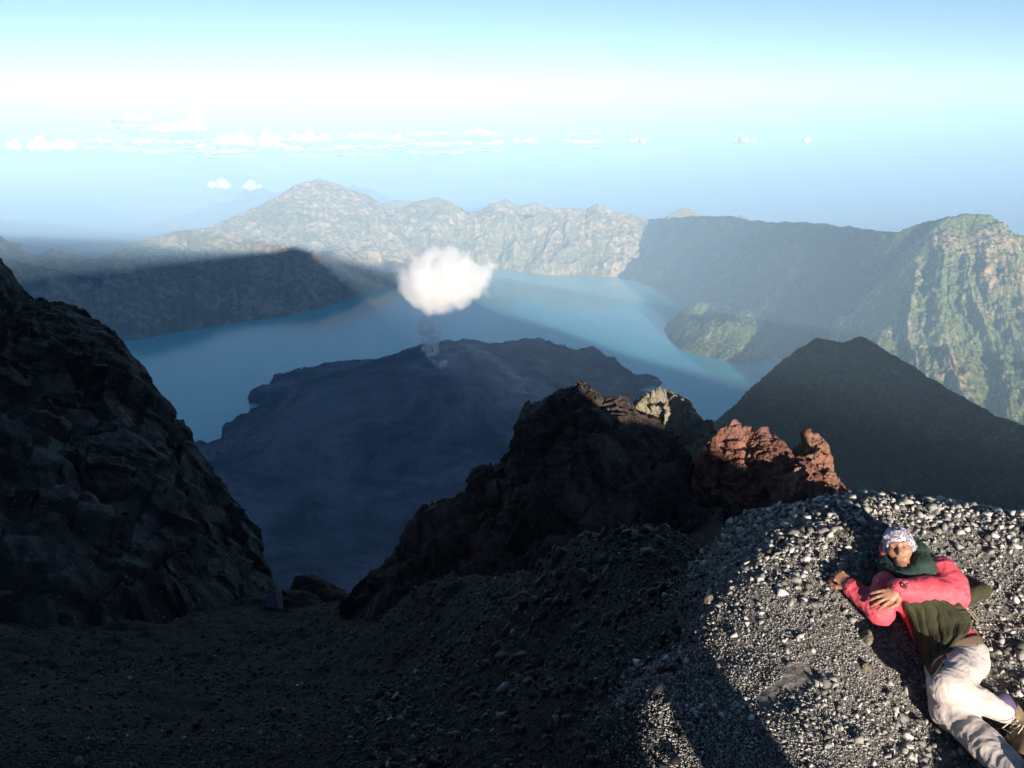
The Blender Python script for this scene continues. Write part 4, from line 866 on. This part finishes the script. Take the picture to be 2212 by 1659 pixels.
for i in range(nv):
    for j in range(nu):
        q = Le[i] + (Re[i] - Le[i])*j/(nu - 1); d = unit(D(*q)); DD[i, j] = d
        hh = tree.ray_cast(Vector((0, 0, 0)), Vector(d)); T[i, j] = (hh[3] if hh[0] is not None else np.nan)
tm = np.nanmedian(T)
for i in range(nv):
    r = T[i]; ok = ~np.isnan(r)
    T[i] = np.interp(np.arange(nu), np.where(ok)[0], r[ok]) if ok.any() else T[i-1]
for k in range(14):
    T = (T + np.roll(T, 1, 0) + np.roll(T, -1, 0) + np.roll(T, 1, 1) + np.roll(T, -1, 1))/5 if False else T
    Tp = np.pad(T, 1, mode='edge'); T = np.minimum(T, (Tp[:-2, 1:-1] + Tp[2:, 1:-1] + Tp[1:-1, :-2] + Tp[1:-1, 2:])/4*.75 + T*.25)
uu = np.linspace(0, 1, nu)[None, :] + 0*tv[:, None]; vv = tv[:, None] + 0*uu
ph = uu*5.2 + vv*.9*np.sin(uu*3) + .5*fbm(np.stack([uu*2, vv*3, 0*uu], -1), 3, 531)
fold = .013*(np.abs(np.sin(ph*pi))**.7)*(.35 + .65*uu) + .006*fbm(np.stack([uu*9, vv*4, 0*uu], -1), 3, 532)
edge = np.clip(np.minimum(uu, 1 - uu)*14, 0, 1)
W = DD*(T - .008 - fold*(.4 + .6*edge) + .012*(1 - edge))[..., None]
me = grid_mesh('wrap', W); wrap = add('wrap', me, OLIVE_C); sm = wrap.modifiers.new('thick', 'SOLIDIFY'); sm.thickness = .004; sm.offset = 0
# ---- pouch beside the elbow
pc = gh(2100, 1284, .045); px_ = unit(gh(2130, 1272, .045) - gh(2070, 1295, .045)); pn = np.array([-.1, -.5, .85]); pn = unit(pn - px_*(pn @ px_)); ps = np.cross(px_, pn)
pouch = empty('pouch', pc, 'dark olive pouch with thin straps lying by the elbow of the person', 'pouch')
def addp(name, me, mat): me.transform(Matrix.Translation(-pouch.location)); o = link(name, me, mat); o.parent = pouch; return o
PM = np.stack([px_, ps, pn])
addp('bag_body', sdf_mesh('bag_body', [('e', pc, PM, (.085, .044, .04), .02), ('e', pc + px_*.05, PM, (.045, .042, .036), .02), ('e', pc - px_*.04, PM, (.06, .045, .038), .02)], .004, disp=lambda V: .0025*ridged(V/.04, 3, 541)), OLIVE_C)
addp('rim', sdf_mesh('rim', [cap(pc + px_*.088*cos(a) + ps*.046*sin(a) + pn*.004, pc + px_*.088*cos(a + .45) + ps*.046*sin(a + .45) + pn*.004, .005, .005, .003) for a in np.arange(-1.6, 1.6, .4)], .0025), BLK)
STR = cloth('strap_webbing', (.22, .19, .12), (.16, .14, .09), .8)
for k in (0, 1):
    a = gh(2064 + 6*k, 1290, .13); b = gh(2088 + 6*k, 1316, .10); c = gh(2112 + 3*k, 1344 - 4*k, .02)
    addp('strap', sdf_mesh('strap', [cap(a, b, .0035, k=.002), cap(b, c, .0035, k=.002)], .0025, pad=.01), STR)
bpy.data.objects.remove(core, do_unlink=True)
# =================================================================== CLOUDS, STEAM, TENT, LITTER
def puff_mat(name, dens, scale, col=(1, 1, 1), soft=.5, thr=.45, wid=.12, ani=.3, falloff=True, detail=6):
    m = bpy.data.materials.new(name); m.use_nodes = True; t = m.node_tree; t.nodes.remove(t.nodes['Principled BSDF'])
    tc = t.nodes.new('ShaderNodeTexCoord'); no = t.nodes.new('ShaderNodeTexNoise'); no.inputs['Scale'].default_value = scale; no.inputs['Detail'].default_value = detail; no.inputs['Roughness'].default_value = .55
    t.links.new(tc.outputs['Object'], no.inputs['Vector'])
    ln = t.nodes.new('ShaderNodeVectorMath'); ln.operation = 'LENGTH'; mp = t.nodes.new('ShaderNodeVectorMath'); mp.operation = 'SUBTRACT'
    g = t.nodes.new('ShaderNodeTexCoord'); mp.inputs[1].default_value = (.5, .5, .5); t.links.new(g.outputs['Generated'], mp.inputs[0]); t.links.new(mp.outputs[0], ln.inputs[0])
    r = t.nodes.new('ShaderNodeMapRange'); r.inputs['From Min'].default_value = .5; r.inputs['From Max'].default_value = .5 - soft; t.links.new(ln.outputs['Value'], r.inputs['Value'])
    r.inputs['To Min'].default_value = -.38; r.inputs['To Max'].default_value = .22
    a = t.nodes.new('ShaderNodeMath'); a.operation = 'ADD'; t.links.new(no.outputs[0], a.inputs[0]); t.links.new(r.outputs[0], a.inputs[1])
    q = t.nodes.new('ShaderNodeMapRange'); q.inputs['From Min'].default_value = thr; q.inputs['From Max'].default_value = thr + wid; q.inputs['To Max'].default_value = dens; t.links.new(a.outputs[0], q.inputs['Value'])
    v = t.nodes.new('ShaderNodeVolumePrincipled'); v.inputs['Color'].default_value = (*col, 1); v.inputs['Anisotropy'].default_value = ani
    t.links.new(q.outputs[0], v.inputs['Density']); t.links.new(v.outputs[0], t.nodes['Material Output'].inputs['Volume']); return m
def blob(name, blobs, mat, vox):   # union of spheres, one closed mesh, origin at its centre
    me = sdf_mesh(name, blobs, vox, pad=vox*2); c = np.mean([b[1] for b in blobs], 0); me.transform(Matrix.Translation(Vector(-c))); o = link(name, me, mat); o.location = Vector(c); return o
def ball(px, py, Y, rpx, k, sq=(1, 1, 1)):
    c = PY(px, py, Y); r = rpx*Y/FPX; return ('e', c, np.eye(3), (r*sq[0], r*sq[1], r*sq[2]), r*k)
# cloud over the lake
YC = 1200
cm = puff_mat('lake_cloud_vapour', .12, .022, (1, 1, 1), .40, .38, .34, 0)
cl = [ball(950, 604, YC, 136, .3, (1.0, .8, .53))]
o = blob('cloud', cl, cm, 4.); tag(o, 'bright white puffy cloud hanging over the lake', 'cloud')
# steam from the vents
sm_ = puff_mat('steam_vapour', .02, .016, (1, 1, 1), .5, .44, .2, 0)
rs = np.random.default_rng(5)
def steam(name, pts, mat, label, vox=9.):
    P_ = [PY(a, b, Y) for a, b, Y, r in pts]; R_ = [r*pts[i][2]/FPX for i, (a, b, Y, r) in enumerate(pts)]
    bl = []
    for i in range(len(P_) - 1):
        for t in np.linspace(0, 1, 5, endpoint=False):
            c = P_[i]*(1 - t) + P_[i+1]*t; r = R_[i]*(1 - t) + R_[i+1]*t; bl.append(('e', c + rs.normal(size=3)*r*.45, np.eye(3), (r, r, r*1.05), r*.5))
    o = blob(name, bl, mat, vox); return tag(o, label, 'steam')
S1 = bpy.data.materials.new('steam_thin'); S1.use_nodes = True; t_ = S1.node_tree; t_.nodes.remove(t_.nodes['Principled BSDF'])
def even(name, dens):
    m = bpy.data.materials.new(name); m.use_nodes = True; t = m.node_tree; t.nodes.remove(t.nodes['Principled BSDF'])
    tc = t.nodes.new('ShaderNodeTexCoord'); no = t.nodes.new('ShaderNodeTexNoise'); no.inputs['Scale'].default_value = .028; no.inputs['Detail'].default_value = 4; t.links.new(tc.outputs['Object'], no.inputs['Vector'])
    q = t.nodes.new('ShaderNodeMapRange'); q.inputs['From Min'].default_value = .47; q.inputs['From Max'].default_value = .60; q.inputs['To Max'].default_value = dens; t.links.new(no.outputs[0], q.inputs['Value'])
    v = t.nodes.new('ShaderNodeVolumePrincipled'); v.inputs['Color'].default_value = (1, 1, 1, 1); t.links.new(q.outputs[0], v.inputs['Density']); t.links.new(v.outputs[0], t.nodes['Material Output'].inputs['Volume']); return m
steam('steam_plume', [(962, 815, 4350, 3), (950, 790, 4370, 7), (938, 765, 4400, 10), (934, 745, 4450, 12), (928, 725, 4500, 15), (922, 706, 4550, 18)], even('steam_upper', .035), 'thin white steam plume rising from the vents of the dark cone')
steam('steam_wisp', [(992, 818, 4330, 3), (978, 806, 4340, 5), (965, 796, 4350, 7), (955, 786, 4360, 8)], even('steam_lower', .3), 'ragged low steam wisp drifting off the slope beside the plume', 7.)
# cumulus row far out over the sea: solid-looking heaps of cauliflower lobes
CLM = NT('cumulus_white'); CLM.base((.95, .93, .90), 1.0, .0); CLM.b.inputs['Emission Color'].default_value = (1, .97, .92, 1); CLM.b.inputs['Emission Strength'].default_value = 0
CLM.bump(CLM.noise(.006, 6, .65), 1.0, 60); CLM = CLM.m
def cumulus(px0, px1, base_py, top_py, Y, seed, label, n=None):
    rs = np.random.default_rng(seed); wpx = px1 - px0; n = n or max(7, int(wpx/3.6)); bl = []
    for i in range(n):
        x = rs.uniform(px0, px1); e = 1 - abs((x - (px0 + px1)/2)/(wpx/2))**2; h = (base_py - top_py)*rs.uniform(.25, 1)*(.35 + .65*e); r = rs.uniform(.28, .5)*min(h, 14) + 1.2
        bl.append(ball(x, base_py - max(h - r, r*.4), Y + rs.uniform(-1, 1)*wpx*Y/FPX*.4, r, .25))
        if h > 10: bl.append(ball(x + rs.uniform(-3, 3), base_py - h*.45, Y + rs.uniform(-1, 1)*wpx*Y/FPX*.3, r*1.25, .25))
    if wpx > 60: bl.append(ball((px0 + px1)/2, base_py - 2, Y, wpx*.46, .3, (1, .6, 2.6/max(wpx*.46, 2.7))))
    vox = max(18., wpx*Y/FPX/80); me = sdf_mesh('cloud', bl, vox, pad=vox*2, disp=lambda V: (55*ridged(V/420, 4, seed) + 20*fbm(V/120, 3, seed))*min(1, wpx/70))
    c = np.mean([b[1] for b in bl], 0); me.transform(Matrix.Translation(Vector(-c))); o = link('cloud', me, CLM); o.location = Vector(c); return tag(o, label, 'cloud', 'cumulus clouds in a row above the sea')
YH = 22000
for a in [(20, 48, 322, 300, YH, 1, 'small faint cloud at the far left end of the horizon row'), (58, 110, 322, 290, YH, 2, 'low puffy cloud second from the left end of the horizon row'), (120, 162, 320, 293, YH, 3, 'round topped cloud third from the left end of the horizon row'),
          (185, 250, 318, 293, YH, 4, 'low flat based cloud left of the slanting cloud'), (265, 332, 272, 240, YH, 5, 'wispy cloud floating above the horizon row at its left'), (310, 442, 305, 262, YH, 6, 'broad foot of the tall slanting cloud'),
          (388, 444, 284, 232, YH, 7, 'tall slanting cloud tower reaching above the horizon row'), (405, 470, 330, 310, YH, 8, 'low thin cloud under the tall slanting cloud'), (472, 548, 326, 280, YH, 9, 'puffy cloud with a thin spire right of the tall cloud'),
          (560, 612, 318, 276, YH, 10, 'cloud with one domed head left of the middle of the row'), (622, 720, 321, 282, YH, 11, 'wide lumpy cloud in the middle of the row'), (735, 832, 318, 284, YH, 12, 'long bumpy cloud right of the middle of the row'),
          (838, 900, 315, 292, YH, 13, 'low cloud joining the brightest cloud from the left'), (885, 1000, 311, 286, YH, 14, 'bright long cloud near the right end of the row'), (980, 1080, 309, 278, YH, 15, 'brightest lumpy cloud at the right end of the row'),
          (1110, 1160, 306, 297, YH, 16, 'tiny low cloud just right of the row'), (1222, 1300, 306, 294, YH, 17, 'thin line of tiny clouds right of the centre'), (1360, 1392, 306, 297, YH, 18, 'tiny lone cloud farther right above the sea'), (1585, 1640, 305, 298, YH, 19, 'faint tiny cloud far to the right'), (1730, 1752, 306, 295, YH, 20, 'last tiny faint cloud at the far right'),
          (447, 498, 404, 388, 21000, 21, 'small white cloud capping the far blue hills'), (525, 566, 405, 394, 21000, 22, 'small flat white cloud right of the cloud on the far hills')]: cumulus(*a)
# ---- tent
def quad_sheet(pts, th=.012): pass
tb = hit(603, 1313); tent = empty('tent', tb, 'small pale wind-blown tent standing on the scree at the gully mouth', 'tent')
def addt(name, V, F, mat, thick=.02):
    me = mesh_from(name, np.array(V, float), F); o = link(name, me, mat, smooth=False); o.parent = tent
    if thick: s_ = o.modifiers.new('thick', 'SOLIDIFY'); s_.thickness = thick; s_.offset = 0
    return o
TF = cloth('lavender_tent_cloth', (.17, .15, .21), (.12, .11, .16), .8); TG = cloth('pale_tent_cloth', (.30, .31, .32), (.22, .23, .24), .8)
def saddle(A, B, C_, D_, n=14, sag=.10):
    u, v = np.meshgrid(np.linspace(0, 1, n), np.linspace(0, 1, n)); u = u[..., None]; v = v[..., None]
    P = (1-u)*(1-v)*A + u*(1-v)*B + u*v*C_ + (1-u)*v*D_; P[..., 2] -= (np.sin(u*pi)*np.sin(v*pi))[..., 0]*sag; P = P + .03*fbm(P*3, 3, 9)[..., None]; return P
a = np.array
ridge1, ridge2 = a([-.12, .0, 1.18]), a([.20, .1, 1.22])
for nm, q, mt in (('side_panel', (a([-.85, -.1, .72]), ridge1, a([.05, -.35, .02]), a([-.55, -.45, .22])), TF), ('front_panel', (ridge1 + a([.04, -.01, 0]), ridge2, a([.34, -.3, .02]), a([.10, -.42, -.02])), TG), ('back_panel', (a([-.85, -.1, .72]), ridge1, a([.3, 1.3, .0]), a([-.75, 1.1, .0])), TF), ('side_panel', (ridge1 + a([.02, .02, 0]), ridge2, a([.75, 1.0, .0]), a([.3, 1.3, .0])), TF)):
    P = saddle(*q); me = grid_mesh(nm, P); o = link(nm, me, mt); o.parent = tent; s_ = o.modifiers.new('thick', 'SOLIDIFY'); s_.thickness = .02; s_.offset = 0
POLE = NT('tent_pole_metal'); POLE.base((.35, .35, .36), .4, .5); POLE = POLE.m
for p, q in ((a([-.12, 0, 1.24]), a([-.05, -.1, -.25])), (a([.20, .1, 1.26]), a([.30, -.2, -.25])), (a([-.85, -.1, .78]), a([-.95, -.1, -.25]))):
    me = sdf_mesh('pole', [cap(p, q, .016, .016, .01)], .01, pad=.02); o = link('pole', me, POLE); o.parent = tent
# ---- litter: crumpled paper and pale stones lying on the dark scree
PAP = NT('white_litter'); PAP.base((.75, .75, .74), .7, .3); PAP = PAP.m
for i, (px, py, r, lb) in enumerate([(843, 1556, .030, 'crumpled white wrapper on dark scree near the bottom centre'), (642, 1481, .030, 'small white scrap on the dark scree below the tent'), (822, 1324, .10, 'white scrap right of the tent where the gully narrows'),
                                     (490, 1342, .09, 'small pale scrap on the scree left of the tent'), (383, 1424, .05, 'thin white scrap on the left scree slope'), (172, 1652, .075, 'flat pale stone at the bottom left edge'), (572, 1566, .035, 'pale grey lump at the bottom between two dark patches')]):
    c = hit(px, py)
    me = boulder_mesh('litter', r, 600 + i, 3, (1.3, .8, .45), .35); o = link('litter_scrap' if i != 5 and i != 6 else 'pale_stone', me, PAP if i < 5 else GREY_M, smooth=False); o.location = Vector(c) + Vector((0, 0, r*.25)); o.rotation_euler = (.2*i, .1, i*1.1)
    tag(o, lb, 'litter' if i < 5 else 'stone')
# ---- stones that stand out
for i, (px, py, r, lb) in enumerate([(1534, 1302, .035, 'pale egg shaped stone standing alone at the edge of the light'), (1643, 1208, .028, 'largest rounded stone on the left shoulder of the mound'), (1870, 1384, .035, 'pale upright stone just under the red elbow of the person'), (1870, 1448, .03, 'small pale yellow stone on the grit left of the wrap')]):
    c = gh(px, py, 0); me = boulder_mesh('stone', r, 640 + i, 3, (1, .8, 1.25 if i != 1 else .9), .15); o = link('pale_stone', me, GREY_M, smooth=False); o.location = Vector(c) + Vector((0, 0, r*.5)); o.rotation_euler = (.3, .2*i, i); tag(o, lb, 'stone')
